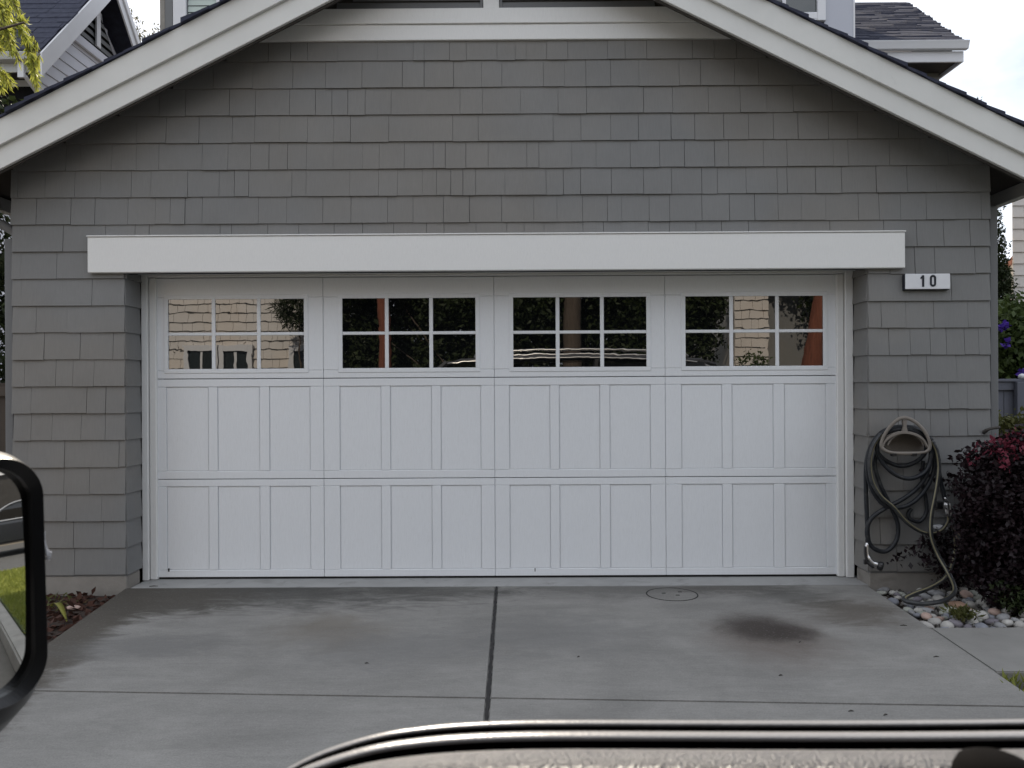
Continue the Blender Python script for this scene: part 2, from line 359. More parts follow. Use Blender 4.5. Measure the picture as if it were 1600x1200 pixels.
# ------------------------------------------------------------------ ground, street, driveway
YD, YT, YW = 5.50, 5.46, 5.25          # door face, jamb front, wall face
def concrete_mat():
    m, nt, b = newmat('stained_concrete'); g = NG(nt)
    big = g.rng(g.noise(1.3, 6, 0.62, (1, 1, 1), 0.6), 0.28, 0.72, 0.80, 1.13)
    streak = g.rng(g.noise(2.0, 6, 0.65, (0.9, 2.6, 1), 0.9, (4, 2, 0)), 0.3, 0.7, 0.87, 1.10)
    fine = g.math('MULTIPLY', g.rng(g.noise(130, 3, 0.7), 0.25, 0.75, 0.80, 1.20), g.rng(g.noise(38, 4, 0.75, (0.5, 1.4, 1)), 0.25, 0.75, 0.90, 1.10))
    c = g.mul((0.226, 0.219, 0.206), g.math('MULTIPLY', g.math('MULTIPLY', big, streak), fine))
    nz = g.noise(3.2, 6, 0.65, (1, 1, 1), 0.8, (2, 5, 1)); nz2 = g.noise(9, 5, 0.7, (1, 1, 1), 0.4, (7, 3, 1))
    def stain(c, px, py, rx, ry, colr, k, soft=0.9, amt=0.9, n=None):
        p = atZ(px, py, 0)
        f = g.math('MULTIPLY', g.blob((p.x, p.y, 0), (rx, ry, 0.5), soft, n if n is not None else nz, amt), k)
        return g.mix(f, c, colr)
    dk = (0.058, 0.056, 0.052); br = (0.10, 0.085, 0.068)
    nz3 = g.noise(5.0, 7, 0.7, (0.7, 1.6, 1), 1.2, (9, 4, 2))
    # grime that washed out of the planting bed, along the left edge of the slab
    e0, e1 = atZ(186, 926, 0), atZ(78, 1002, 0); tx, ty = (e1.x - e0.x), (e1.y - e0.y); tl = math.hypot(tx, ty); nx_, ny_ = -ty / tl, tx / tl
    if nx_ < 0: nx_, ny_ = -nx_, -ny_
    dp = g.n("ShaderNodeVectorMath", operation='DOT_PRODUCT'); g.link(g.pos, dp.inputs[0]); dp.inputs[1].default_value = (nx_, ny_, 0)
    dist = g.math('SUBTRACT', dp.outputs['Value'], e0.x * nx_ + e0.y * ny_)
    dist = g.math('ADD', dist, g.math('MULTIPLY', g.math('SUBTRACT', nz3, 0.5), 0.45))
    f = g.math('MULTIPLY', g.rng(dist, 0.18, 0.36, 1, 0, smooth=True), 0.92); c = g.mix(f, c, (0.068, 0.059, 0.048))
    c = stain(c, 430, 926, 1.55, 0.62, dk, 0.80, 0.85, 1.7, nz3)
    c = stain(c, 400, 917, 1.45, 0.30, dk, 0.85, 0.7, 1.5, nz3)
    c = stain(c, 240, 938, 0.85, 0.60, (0.062, 0.055, 0.046), 0.90, 0.7, 1.4, nz3)
    c = stain(c, 660, 922, 0.95, 0.42, dk, 0.70, 0.8, 1.6, nz3)
    c = stain(c, 520, 985, 0.50, 0.45, (0.125, 0.105, 0.08), 0.55, 0.9, 1.2)
    c = stain(c, 230, 1010, 0.65, 0.28, (0.12, 0.118, 0.115), 0.6, 0.8, 1.6, nz3)
    c = stain(c, 620, 1010, 0.75, 0.5, (0.14, 0.138, 0.135), 0.55, 0.9, 1.6, nz3)
    c = stain(c, 960, 920, 1.0, 0.30, dk, 0.55, 0.85, 1.4, nz3)
    c = stain(c, 1150, 917, 0.60, 0.32, (0.070, 0.064, 0.058), 0.75, 0.8, 1.4, nz3)
    c = stain(c, 1330, 955, 0.45, 0.50, (0.085, 0.072, 0.059), 0.80, 0.85, 1.3, nz3)
    c = stain(c, 1240, 930, 0.45, 0.36, dk, 0.60, 0.9, 1.3, nz3)
    c = stain(c, 870, 990, 0.7, 0.6, (0.145, 0.143, 0.14), 0.5, 0.9, 1.6, nz3)
    c = stain(c, 1210, 1000, 0.50, 0.62, (0.115, 0.092, 0.078), 0.72, 0.95, 0.8)
    c = stain(c, 1190, 982, 0.33, 0.36, (0.040, 0.032, 0.028), 0.92, 0.75, 0.6, nz2)
    c = stain(c, 1235, 988, 0.22, 0.20, (0.040, 0.032, 0.028), 0.80, 0.8, 0.7, nz2)
    spots = g.rng(g.noise(24, 4, 0.6, (1, 1, 1), 0.2, (3, 3, 3)), 0.70, 0.76, 0, 0.55)
    c = g.mix(spots, c, (0.09, 0.085, 0.08))
    agg = g.rng(g.noise(75, 3, 0.7, (1, 1, 1), 0, (6, 1, 2)), 0.60, 0.68, 0, 0.35)
    c = g.mix(agg, c, (0.30, 0.30, 0.29))
    g.link(c, b.inputs['Base Color']); b.inputs['Roughness'].default_value = 0.82; b.inputs['Specular IOR Level'].default_value = 0.3
    h = g.math('ADD', g.noise(130, 3, 0.7), g.math('MULTIPLY', g.noise(20, 4, 0.6), 0.7))
    g.bump(h, 0.5, 0.003, b)
    return m
M['concrete'] = concrete_mat()
M['walk'] = pmat('walkway_concrete', (0.215, 0.209, 0.197), 0.88, 0.14, 3.5, 0.5, 110, 0.003, dirt=(0.16, 0.15, 0.14), dscale=3)
M['threshold'] = pmat('threshold_concrete', (0.30, 0.30, 0.295), 0.85, 0.12, 4, 0.4, 110, 0.003, dirt=(0.17, 0.165, 0.16), dscale=6)
M['joint'] = pmat('fibre_joint', (0.028, 0.027, 0.027), 0.95, 0.3, 60, 0.8, 90, 0.004)

M['gutterpan'] = pmat('gutter_concrete', (0.12, 0.11, 0.095), 0.9, 0.2, 5, 0.5)
tag(MB().box(-900, 900, -900, 1500, -0.6, -0.32).build('ground', M['earth']), kind='structure')
tag(MB().box(-60, 60, -2.2, 1.22, -0.31, -0.20).build('street', M['asphalt']), kind='structure')
tag(MB().box(-60, 60, -40, -2.3, -0.31, -0.12).build('far_yard', M['turf']), kind='structure')
# yard: earth up to just under the slabs
tag(MB().box(-60, -2.62, 1.42, 60, -0.31, -0.06).box(2.42, 60, 1.42, 60, -0.31, -0.06).box(-2.62, 2.42, 5.6, 60, -0.31, -0.07).build('yard', M['earth']), kind='structure')
for (x0, x1) in ((-60, -2.75), (2.62, 9.3)):
    k = bpy.data.objects.new('kerb', None); col.objects.link(k); tag(k, kind='structure')
    mb = MB(); x = x0
    mb.box(x0, x1, 1.24, 1.40, -0.21, -0.045); mb.build('kerbstone', M['kerb'], k, bevel=0.018, seg=2)
    MB().box(x0, x1, 0.98, 1.238, -0.205, -0.194).build('gutter_pan', M['gutterpan'], k)

dl = [atZ(186, 926, 0), atZ(78, 1002, 0)]; dr = [atZ(1352, 912, 0), atZ(1462, 981, 0), atZ(1600, 1079, 0)]
def lerp_line(a, b, y):
    t = (y - a.y) / (b.y - a.y); return Vector((a.x + (b.x - a.x) * t, y, 0))
jl, jr = atZ(80, 1080, 0), atZ(1590, 1104, 0)          # cross joint
def jy(x): return jl.y + (jr.y - jl.y) * (x - jl.x) / (jr.x - jl.x)
c0, c1 = atZ(776.5, 908, 0), atZ(760, 1125, 0)          # centre joint
def cxx(y): return lerp_line(c0, c1, y).x
def lx(y): return lerp_line(dl[0], dl[1], y).x
def rx(y): return lerp_line(dr[0], dr[2], y).x
YTH = 5.262
drive = bpy.data.objects.new('driveway', None); col.objects.link(drive); tag(drive, kind='structure')
YA = 2.45
g4 = 0.004
def slab(pts, m, bevel=0.006):
    return MB().ext([(p[0], p[1], 0.0) for p in pts], (0, 0, -0.14)).build('slab', m, drive, bevel=bevel, seg=2)
cw = 0.0065
slab([(lx(YTH), YTH), (lx(jy(lx(3.4))), jy(lx(3.4)) + g4), (cxx(3.4) - cw, jy(cxx(3.4)) + g4), (cxx(YTH) - cw, YTH)], M['concrete'])
slab([(cxx(YTH) + cw, YTH), (cxx(3.4) + cw, jy(cxx(3.4)) + g4), (rx(3.2), jy(rx(3.2)) + g4), (rx(YTH), YTH)], M['concrete'])
slab([(lx(3.4), jy(lx(3.4)) - g4), (lx(YA), YA), (cxx(YA) - cw, YA), (cxx(3.4) - cw, jy(cxx(3.4)) - g4)], M['concrete'])
slab([(cxx(3.4) + cw, jy(cxx(3.4)) - g4), (cxx(YA) + cw, YA), (rx(YA), YA), (rx(3.2), jy(rx(3.2)) - g4)], M['concrete'])
slab([(-2.585, 5.60), (-2.585, YTH + 0.002), (2.385, YTH + 0.002), (2.385, 5.60)], M['threshold'], 0.004)
R = []
for i in range(91):
    y = YTH - (YTH - YA) * i / 90; a, b_ = cw + rnd.uniform(-0.002, 0.003), cw + rnd.uniform(-0.002, 0.003); z = rnd.uniform(-0.001, 0.0022)
    R.append([(cxx(y) - a, y, z), (cxx(y) + b_, y, z), (cxx(y) + b_, y, -0.1), (cxx(y) - a, y, -0.1)])
MB().loft(R).build('expansion_strip', M['joint'], drive)
MB().ext([(lx(3.4), jy(lx(3.4)) - 0.02, -0.012), (rx(3.2), jy(rx(3.2)) - 0.02, -0.012), (rx(3.2), jy(rx(3.2)) + 0.02, -0.012), (lx(3.4), jy(lx(3.4)) + 0.02, -0.012)], (0, 0, -0.1)).build('joint_filler', M['joint'], drive)
# sloping apron down to the street
MB().loft([[(lx(YA), YA - 0.006, 0), (rx(YA), YA - 0.006, 0), (rx(YA), YA - 0.006, -0.2), (lx(YA), YA - 0.006, -0.2)],
           [(-2.7, 1.22, -0.185), (2.6, 1.22, -0.185), (2.6, 1.22, -0.3), (-2.7, 1.22, -0.3)]]).build('apron', M['concrete'], drive)
# etched ring of a cleanout cover
p = atZ(1050, 928.5, 0)
cov = thing('cleanout_cover', (p.x, p.y, 0), 'round cleanout cover ring set flush in the concrete near the garage door', 'drain cover')
def ring(r0_, r1_, z0, z1, seg=36, c=(0, 0)):
    mb = MB(); R = []
    for k in range(seg):
        a = 2 * math.pi * k / seg; ca, sa = math.cos(a), math.sin(a)
        R.append([(c[0] + r0_ * ca, c[1] + r0_ * sa, z0), (c[0] + r1_ * ca, c[1] + r1_ * sa, z0), (c[0] + r1_ * ca, c[1] + r1_ * sa, z1), (c[0] + r0_ * ca, c[1] + r0_ * sa, z1)])
    R.append(R[0]); return mb.loft(R, True, False)
ring(0.157, 0.165, -0.004, 0.0018, c=(p.x, p.y)).build('ring', M['joint'], cov)
lid = MB().loft([[(p.x + 0.156 * math.cos(2 * math.pi * k / 32), p.y + 0.156 * math.sin(2 * math.pi * k / 32), z) for k in range(32)] for z in (-0.01, 0.0012)]).build('lid', M['concrete'], cov)
for (a, b_) in ((-0.05, 0.02), (0.03, -0.03), (0.06, 0.05)):
    box_ob('pick_hole', M['joint'], cov, p.x + a - 0.012, p.x + a + 0.012, p.y + b_ - 0.005, p.y + b_ + 0.005, 0.0, 0.0035)

# walkway to the right, lawn corner, pebbles, mulch
w0, w1 = atZ(1467, 984, 0), atZ(1566, 1049, 0)
wk = bpy.data.objects.new('walkway', None); col.objects.link(wk); tag(wk, kind='structure')
yb, yf = atZ(1530, 979, 0).y, atZ(1585, 1048, 0).y
edges = [rx(0) , ]
xs = [None, 4.1, 6.2, 8.4]
for i in range(3):
    if i == 0: pts = [(rx(yb) + 0.006, yb), (rx(yf) + 0.006, yf), (4.1, yf), (4.1, yb)]
    else: pts = [(xs[i] + 0.008, yb), (xs[i] + 0.008, yf), (xs[i + 1], yf), (xs[i + 1], yb)]
    MB().ext([(a, b_, -0.004) for a, b_ in pts], (0, 0, -0.14)).build('slab', M['walk'], wk, bevel=0.006, seg=2)
lawn = tag(MB().box(2.40, 9.4, 1.41, yf - 0.01, -0.2, -0.05).build('lawn', M['turf']), kind='structure')
def grass(name, x0, x1, y0, y1, n, z, h):
    P = np.column_stack([nrng.uniform(x0, x1, n), nrng.uniform(y0, y1, n), np.full(n, z)])
    D = np.column_stack([nrng.normal(0, 0.5, n), nrng.normal(0, 0.5, n), np.ones(n)])
    return leaf_mesh(name, P, h, M['grass'], None, 0.14, 'stuff', dirs=D, jitter=0.15)
tag(grass('grass', rx(3.0) + 0.03, 9.35, 1.42, yf - 0.03, 42000, -0.055, 0.075), 'short green grass growing beside the driveway and walkway', 'grass')

mul_ = tag(MB().box(-6.0, lx(4.4) - 0.005, 1.45, 5.24, -0.2, -0.045).build('mulch_bed', M['soil']), kind='structure')
n = 2600
P = np.column_stack([nrng.uniform(-4.2, lx(4.6) - 0.02, n), nrng.uniform(3.4, 5.22, n), nrng.uniform(-0.05, -0.02, n)])
D = np.column_stack([nrng.normal(size=(n, 2)), nrng.normal(0, 0.25, n)])
M['chip'] = leafmat('bark_chips', (0.030, 0.014, 0.010), (0.095, 0.045, 0.032), 0.0, 0.9)
o = leaf_mesh('bark_mulch', P, 0.06, M['chip'], None, 0.5, 'stuff', dirs=D, jitter=0.05); tag(o, 'dark reddish bark mulch lying against the left foundation', 'mulch')
M['pinkstone'] = pmat('pinkish_stone', (0.24, 0.17, 0.16), 0.8, 0.15, 20, 0.3)

# ------------------------------------------------------------------ river stones
ico = bmesh.new(); bmesh.ops.create_icosphere(ico, subdivisions=2, radius=1.0)
icov = [v.co.copy() for v in ico.verts]; icof = [[v.index for v in f.verts] for f in ico.faces]; ico.free()
def stone_mesh(i):
    r = random.Random(100 + i); off = Vector((r.uniform(0, 50), r.uniform(0, 50), r.uniform(0, 50)))
    ax = (r.uniform(0.85, 1.25), r.uniform(0.75, 1.0), r.uniform(0.5, 0.72))
    vs_ = []
    for v in icov:
        k = 1 + 0.22 * mnoise.noise(v * 0.9 + off) + 0.06 * mnoise.noise(v * 2.3 + off)
        vs_.append((v.x * ax[0] * k, v.y * ax[1] * k, v.z * ax[2] * k))
    me = bpy.data.meshes.new('stone'); me.from_pydata(vs_, [], icof); me.update()
    me.polygons.foreach_set("use_smooth", [True] * len(me.polygons)); return me
SC_ = [(0.21, 0.21, 0.215), (0.27, 0.26, 0.245), (0.15, 0.155, 0.175), (0.33, 0.24, 0.205), (0.34, 0.33, 0.31), (0.28, 0.18, 0.13), (0.22, 0.225, 0.20), (0.13, 0.12, 0.135)]
SC = [tuple(v * 1.25 for v in c) for c in SC_]
SW = [7, 6, 5, 1.2, 4, 0.7, 4, 3]
stone_meshes = []
for i in range(16):
    c = SC[i % 8]
    mname = 'river_stone_%s' % 'abcdefgh'[i % 8]
    m = bpy.data.materials.get(mname) or pmat(mname, c, 0.75, 0.14, 24, 0.25, 200, 0.001, objvar=0.15, dirt=(c[0] * 0.6, c[1] * 0.58, c[2] * 0.55), dscale=16)
    me = stone_mesh(i); me.materials.append(m); stone_meshes.append(me)
bed = tag(MB().box(rx(4.9) + 0.01, 5.4, yb + 0.005, 5.24, -0.2, -0.05).build('pebble_bed', M['soil']), kind='structure')
cells = []
def put_stone(x, y, z, s, mi=None, parent=bed):
    mi = mi if mi is not None else rnd.choices(range(8), SW)[0] + 8 * rnd.randint(0, 1)
    o = bpy.data.objects.new('stone', stone_meshes[mi]); col.objects.link(o)
    o.location = (x, y, z); o.scale = (s, s, s); o.rotation_euler = (rnd.uniform(-0.3, 0.3), rnd.uniform(-0.3, 0.3), rnd.uniform(0, 6.28))
    attach(o, parent); return o
# chosen big ones seen in the photograph
for (px, py, s, mi) in ((1381, 917, 0.055, 0), (1438, 917, 0.045, 4), (1410, 921, 0.036, 6), (1468, 933, 0.070, 1), (1497, 942, 0.066, 5), (1535, 938, 0.060, 4), (1465, 962, 0.050, 3), (1480, 958, 0.050, 2), (1441, 939, 0.050, 4), (1516, 947, 0.040, 3), (1395, 934, 0.050, 2), (1420, 928, 0.05, 6), (1450, 950, 0.055, 0), (1550, 965, 0.05, 7), (1575, 968, 0.05, 4), (1448, 971, 0.05, 1), (1520, 966, 0.05, 4)):
    s *= 0.72; q = atZ(px, py + 5, -0.03); put_stone(q.x, q.y, -0.05 + s * 0.42, s, mi); cells.append((q.x, q.y, s))
tries = 0; count = len(cells)
while count < 300 and tries < 20000:
    tries += 1
    y = rnd.uniform(yb + 0.03, 5.22); x = rnd.uniform(rx(y) + 0.045, 4.3)
    s = rnd.choice((0.024, 0.028, 0.032, 0.037, 0.042)) * rnd.uniform(0.85, 1.15)
    if all((x - a) ** 2 + (y - b_) ** 2 > (0.80 * (s + c)) ** 2 for a, b_, c in cells):
        put_stone(x, y, -0.05 + s * 0.45 + rnd.uniform(0, 0.012), s); cells.append((x, y, s)); count += 1
n = 5000
P = np.column_stack([nrng.uniform(2.36, 4.6, n), nrng.uniform(yb + 0.02, 5.22, n), nrng.uniform(-0.05, -0.035, n)])
M['grit'] = leafmat('small_grit', (0.06, 0.055, 0.05), (0.20, 0.19, 0.175), 0.0, 0.9)
o = leaf_mesh('gravel', P, 0.025, M['grit'], None, 0.9, 'stuff'); tag(o, 'small grit between the rounded river stones', 'gravel')
# a few twigs and leaf scraps on the concrete
for i, (px, py, L, a) in enumerate(((1463, 1027, 0.045, 0.1), (1250, 1004, 0.03, 0.8), (1412, 978, 0.06, 0.0), (573, 1037, 0.03, 0.0), (1220, 1056, 0.03, 0.2), (904, 1027, 0.02, 0.5), (240, 916.5, 0.09, 0.1), (1330, 1112, 0.035, 0.1), (1384, 1118, 0.03, 0.3))):
    p = atZ(px, py, 0)
    lab = ['brown twig scrap on the right driveway slab level with the lawn corner', 'dark leaf scrap just right of the oil stain on the concrete', 'flat dark leaf scrap on the concrete near the river stones', 'small dark twig on the left driveway slab', 'tiny dark scrap on the concrete below the oil stain', 'small dark speck of debris right of the centre joint', 'thin dark stick on the concrete by the left door jamb', 'small dark scrap near the window sill on the front right slab', 'dark leaf crumb at the front right of the driveway'][i]
    L *= 0.62
    t = MB().tube([(p.x - L / 2 * math.cos(a), p.y - L / 2 * math.sin(a), 0.0025), (p.x, p.y + 0.004, 0.004), (p.x + L / 2 * math.cos(a), p.y + L / 2 * math.sin(a), 0.0025)], [0.002, 0.003, 0.0014], 5).build('twig_scrap', M['dark_wood'])
    tag(t, lab, 'twig', 'scraps lying on the driveway')

# ------------------------------------------------------------------ garage
GX = -0.10                                   # gable axis
garage = thing('garage', (GX, YW, 0), 'grey shingled garage with white gable boards and wide white panelled door', 'garage')
XL, XR = -3.345, 3.153                       # wall ends
OL, OR = atY(195, 600, YW).x, atY(1357.5, 600, YW).x
Z0, DZ = 0.096, 0.1794                       # lowest butt line, exposure
ZH = 2.150                                   # underside of the opening
APZ, APX, SL = 4.285, -0.116, 0.502          # gable boards: lower edge at the apex, slope
# backing walls (parts), shingles are their sub-parts
YB = 5.44
gable = MB().ext([(XL, YW, ZH), (XR, YW, ZH), (XR, YW, 2.66), (APX, YW, 4.31), (XL, YW, 2.66)], (0, YB - YW, 0)).build('wall', M['wall_back'], garage)
pier_l = MB().box(XL, OL, YW, YB, Z0 - 0.02, ZH).build('wall', M['wall_back'], garage)
pier_r = MB().box(OR, XR, YW, YB, Z0 - 0.02, ZH).build('wall', M['wall_back'], garage)
for (x0, x1) in ((XL, XL + 0.12), (XR - 0.12, XR)):
    MB().box(x0, x1, YB + 0.001, 11.0, -0.1, 2.70).build('side_wall', M['wall_back'], garage)
MB().box(XL + 0.125, XR - 0.125, 7.5, 7.6, -0.1, 2.7).build('rear_wall', M['dark_wood'], garage)
MB().box(XL - 0.0, OL + 0.005, YW - 0.004, YB, -0.2, Z0 - 0.012).build('foundation', M['found'], garage, bevel=0.006)
MB().box(OR - 0.005, XR + 0.0, YW - 0.004, YB, -0.2, Z0 - 0.012).build('foundation', M['found'], garage, bevel=0.006)

def wedge(name, x_axis=True):
    me = bpy.data.meshes.new(name)
    v = [(0, -0.017, 0), (1, -0.017, 0), (1, 0.0, 0), (0, 0.0, 0), (0, -0.005, 1), (1, -0.005, 1), (1, 0.0, 1), (0, 0.0, 1)]
    me.from_pydata(v, [], [(0, 3, 2, 1), (4, 5, 6, 7), (0, 1, 5, 4), (1, 2, 6, 5), (2, 3, 7, 6), (3, 0, 4, 7)]); me.update(); me.materials.append(M['shingle']); return me
WED = wedge('shingle')
def put_shingle(x0, x1, z0, z1, parent, gap=0.0):
    o = bpy.data.objects.new('shingle', WED); col.objects.link(o)
    a = gap * 0.5
    o.location = (x0 + a, YW + 0.0005, z0 + rnd.uniform(-0.0025, 0.0015)); o.scale = (max(0.01, x1 - x0 - 2 * a), rnd.uniform(0.82, 1.18), z1 - z0 + 0.008)
    o.parent = parent; return o
ROWS = {
 19: [420, 455, 481, 528.5, 590, 646.7, 663, 702.4, 728.8, 776.5, 805, 822, 854, 887, 949, 976, 1010, 1081, 1115, 1150],
 18: [335, 396, 458, 509.6, 566, 629, 663, 709, 752.5, 784, 849, 882, 915, 954, 998, 1060.5, 1094, 1147, 1184],
 17: [250, 291, 359.5, 400, 453, 493.5, 519, 544, 571, 611.5, 719, 754, 813, 872, 916, 1005, 1050.7, 1106, 1156, 1197, 1238.5, 1299],
 16: [215, 260.6, 312, 363.6, 399, 438, 481, 522, 548, 608, 707.5, 747.5, 864, 907.5, 954, 997, 1048, 1085, 1130, 1169, 1207.6, 1246, 1293.4, 1339, 1402],
 15: [104.5, 127, 176, 214, 249, 317, 357, 392, 421, 450, 479.5, 521, 567, 593, 632, 677, 696, 728, 763, 823, 842, 893, 931, 984.5, 1030, 1069, 1116, 1138, 1192, 1229, 1300.6, 1324, 1388.6, 1436, 1480.6],
 14: [29, 72, 118, 158, 206, 237, 294, 343, 367, 389.5, 456.5, 479, 547, 592, 621, 660, 682, 704.5, 723.5, 743.5, 789, 853, 880, 907, 955, 1005, 1048.5, 1096, 1120.5, 1165, 1213.5, 1229, 1273.4, 1314, 1368, 1416, 1461, 1512.6],
 13: [58.6, 112, 149.5, 201, 244, 267, 290, 317, 404.5, 448.5, 505, 549, 606, 645.6, 693, 733.6, 784, 834, 870, 910, 949, 970.7, 1014, 1045.6, 1096, 1139, 1178.5, 1215, 1251, 1289, 1340, 1372.6, 1406, 1446, 1491.8, 1531.8],
 12: [20.6, 100, 166, 212, 234, 344.6, 362.6, 419, 467.5, 522.7, 567, 615.5, 666.7, 694, 744, 792, 819, 850, 910.7, 942.7, 1012.5, 1045.6, 1087, 1127, 1169, 1296, 1380, 1431, 1473, 1514],
}
PL = {11: [34, 90], 10: [35, 145], 9: [58, 106, 164], 8: [70.4, 126.4, 177.7], 7: [40, 88.6, 115.5, 148], 6: [50, 137, 166.5], 5: [50, 83, 128, 166], 4: [45, 102, 187], 3: [50, 101, 141], 2: [60, 105.5, 160], 1: [60, 116, 162.7], 0: [55, 117.7, 192]}
PR = {11: [1389, 1428, 1459, 1522], 10: [1485], 9: [1376, 1413.7, 1457.8, 1511, 1528.5], 8: [1388, 1421, 1452, 1477.4, 1505.6, 1528], 7: [1417.3, 1447, 1493], 6: [1401.6, 1443.7, 1481, 1510], 5: [1402.7, 1427.5, 1452.7, 1482, 1510], 4: [1401, 1450], 3: [1410, 1500], 2: [1380, 1425, 1490], 1: [1374, 1450], 0: [1400, 1470]}
SH = {}
def pymid(k): return CY - (Z0 + (k + 0.5) * DZ - H) * F / YW
def row(k, cuts, x0, x1, parent):
    X = [x0] + sorted(c for c in (atY(c, pymid(k), YW).x for c in cuts) if x0 + 0.03 < c < x1 - 0.03) + [x1]
    for a, b_ in zip(X[:-1], X[1:]):
        gap = rnd.choice((0.0008, 0.0012, 0.002, 0.003, 0.0035))
        o = put_shingle(a, b_, Z0 + k * DZ, Z0 + (k + 1) * DZ, parent, gap)
for k, cuts in ROWS.items():
    if k == 12: continue
    # clipped by the sloping boards: stop a little behind the rake
    zt = Z0 + (k + 0.45) * DZ
    x0 = max(XL + rnd.uniform(-0.012, 0.0), APX - (APZ + 0.20 - zt) / SL); x1 = min(XR + 0.004, APX + (APZ + 0.20 - zt) / SL)
    row(k, cuts, x0, x1, gable)
for k in range(12):
    row(k, PL[k], XL + rnd.uniform(-0.010, 0.002), OL + 0.006, pier_l)
    row(k, PR[k], OR - 0.006, XR + rnd.uniform(-0.004, 0.004), pier_r)
# the low course over the lintel and the reveals: too small to pick apart, one mesh each
def wedge_into(mb, x0, x1, z0, z1, s=1.0):
    mb.add([(x0, YW - 0.017 * s, z0), (x1, YW - 0.017 * s, z0), (x1, YW, z0), (x0, YW, z0), (x0, YW - 0.005, z1), (x1, YW - 0.005, z1), (x1, YW, z1), (x0, YW, z1)],
           [(0, 3, 2, 1), (4, 5, 6, 7), (0, 1, 5, 4), (1, 2, 6, 5), (2, 3, 7, 6), (3, 0, 4, 7)])
mb = MB(); X = [XL] + [atY(c, pymid(12), YW).x for c in ROWS[12]] + [XR]
for a, b_ in zip(X[:-1], X[1:]): wedge_into(mb, a + 0.0015, b_ - 0.0015, Z0 + 12 * DZ, Z0 + 13 * DZ + 0.008, rnd.uniform(0.85, 1.15))
mb.build('shingle_course', M['shingle'], gable, kind='stuff')
for sx, X0, par in ((1, OL, pier_l), (-1, OR, pier_r)):
    mb = MB()
    for k in range(12):
        z0, z1 = Z0 + k * DZ, min(Z0 + (k + 1) * DZ + 0.008, ZH - 0.002); t = 0.017 * rnd.uniform(0.85, 1.15)
        y0, y1 = YW - 0.004, YT + 0.005 - rnd.uniform(0.006, 0.012)
        mb.add([(X0, y0, z0), (X0, y1, z0), (X0 + sx * t, y1, z0), (X0 + sx * t, y0, z0), (X0, y0, z1), (X0, y1, z1), (X0 + sx * 0.005, y1, z1), (X0 + sx * 0.005, y0, z1)],
               [(0, 1, 2, 3), (4, 7, 6, 5), (0, 4, 5, 1), (1, 5, 6, 2), (2, 6, 7, 3), (3, 7, 4, 0)])
    mb.build('reveal_shingles', M['shingle'], par, kind='stuff')

# lintel board
lz1, lz0 = 2.336, 2.100
lxa, lxb = atY(137, 397, 5.20).x, atY(1414, 388, 5.20).x
box_ob('lintel_board', M['white'], garage, lxa, lxb, 5.195, 5.236, lz0, lz1, 0.004)
box_ob('drip_cap', M['white'], garage, lxa - 0.004, lxb + 0.004, 5.188, 5.236, lz1 + 0.001, lz1 + 0.010, 0.002)
box_ob('lintel_shadow_strip', M['shade_black'], garage, OL, OR, 5.2365, 5.30, 2.103, 2.1195)  # solid black strip painting the shadow line below the lintel
box_ob('opening_soffit', M['white'], garage, OL, OR, 5.302, YB, 2.120, ZH - 0.001)

# jambs and head trim
JL0, JL1 = OL + 0.010, atY(231, 700, YT).x
JR0, JR1 = atY(1322, 700, YT).x, OR - 0.010
box_ob('door_jamb', M['white'], garage, JL0, JL1, YT, 5.60, 0.002, 2.14, 0.004)
box_ob('door_jamb', M['white'], garage, JR0, JR1, YT, 5.60, 0.002, 2.14, 0.004)
box_ob('door_stop', M['white'], garage, JL1 + 0.004, JL1 + 0.052, YT + 0.017, 5.60, 0.003, 2.105, 0.005)
box_ob('door_stop', M['white'], garage, JR0 - 0.052, JR0 - 0.004, YT + 0.017, 5.60, 0.003, 2.105, 0.005)
box_ob('head_trim', M['white'], garage, JL1 + 0.002, JR0 - 0.002, YT + 0.004, 5.60, 2.108, 2.140, 0.004)

# ---- the door
DX0, DX1 = atY(243, 700, YD).x, atY(1311, 700, YD).x
secs = [(0.016, 0.697), (0.702, 1.398), (1.403, 2.104)]
mb = MB()
for a, b_ in secs: mb.box(DX0, DX1, YD + 0.010, YD + 0.045, a, b_)
door = mb.build('garage_door', M['door'], garage, bevel=0.003)
box_ob('bottom_seal', M['rubber'], door, DX0 + 0.01, DX1 - 0.01, YD + 0.012, YD + 0.04, 0.001, 0.0155)
PX = [[(260, 326), (340, 406), (421, 485)], [(531, 596), (610, 675), (689, 752)], [(796, 860), (874, 938), (953, 1017)], [(1065, 1129), (1144, 1209), (1226, 1291)]]
WX = [(263, 475), (535, 743), (802, 1010), (1071, 1286)]
DV = [atY(p, 700, YD).x for p in (506, 773, 1040)]
SX = [DX0] + DV + [DX1]
YF = YD                                        # front of rails and stiles
def rail(x0, x1, z0, z1, name='rail', y0=None): return box_ob(name, M['door'], door, x0, x1, (YF if y0 is None else y0), YD + 0.0095, z0, z1, 0.0025)
for (a, b_), (pz0, pz1) in zip(secs[:2], ((0.066, 0.648), (0.757, 1.344))):
    for s in range(4):
        sx0 = SX[s] + (0.0015 if s else 0); sx1 = SX[s + 1] - (0.0015 if s < 3 else 0)
        rail(sx0, sx1, a, pz0 - 0.001); rail(sx0, sx1, pz1 + 0.001, b_)
        xs_ = [(atY(p0, 700, YD).x, atY(p1, 700, YD).x) for p0, p1 in PX[s]]
        ed = [sx0] + [v for pr in xs_ for v in pr] + [sx1]
        for i in range(0, len(ed), 2): rail(ed[i], ed[i + 1], pz0, pz1, 'stile')
        for x0, x1 in xs_:
            box_ob('panel', M['door'], door, x0 + 0.003, x1 - 0.003, YD + 0.0065, YD + 0.0098, pz0 + 0.003, pz1 - 0.003, 0.002)
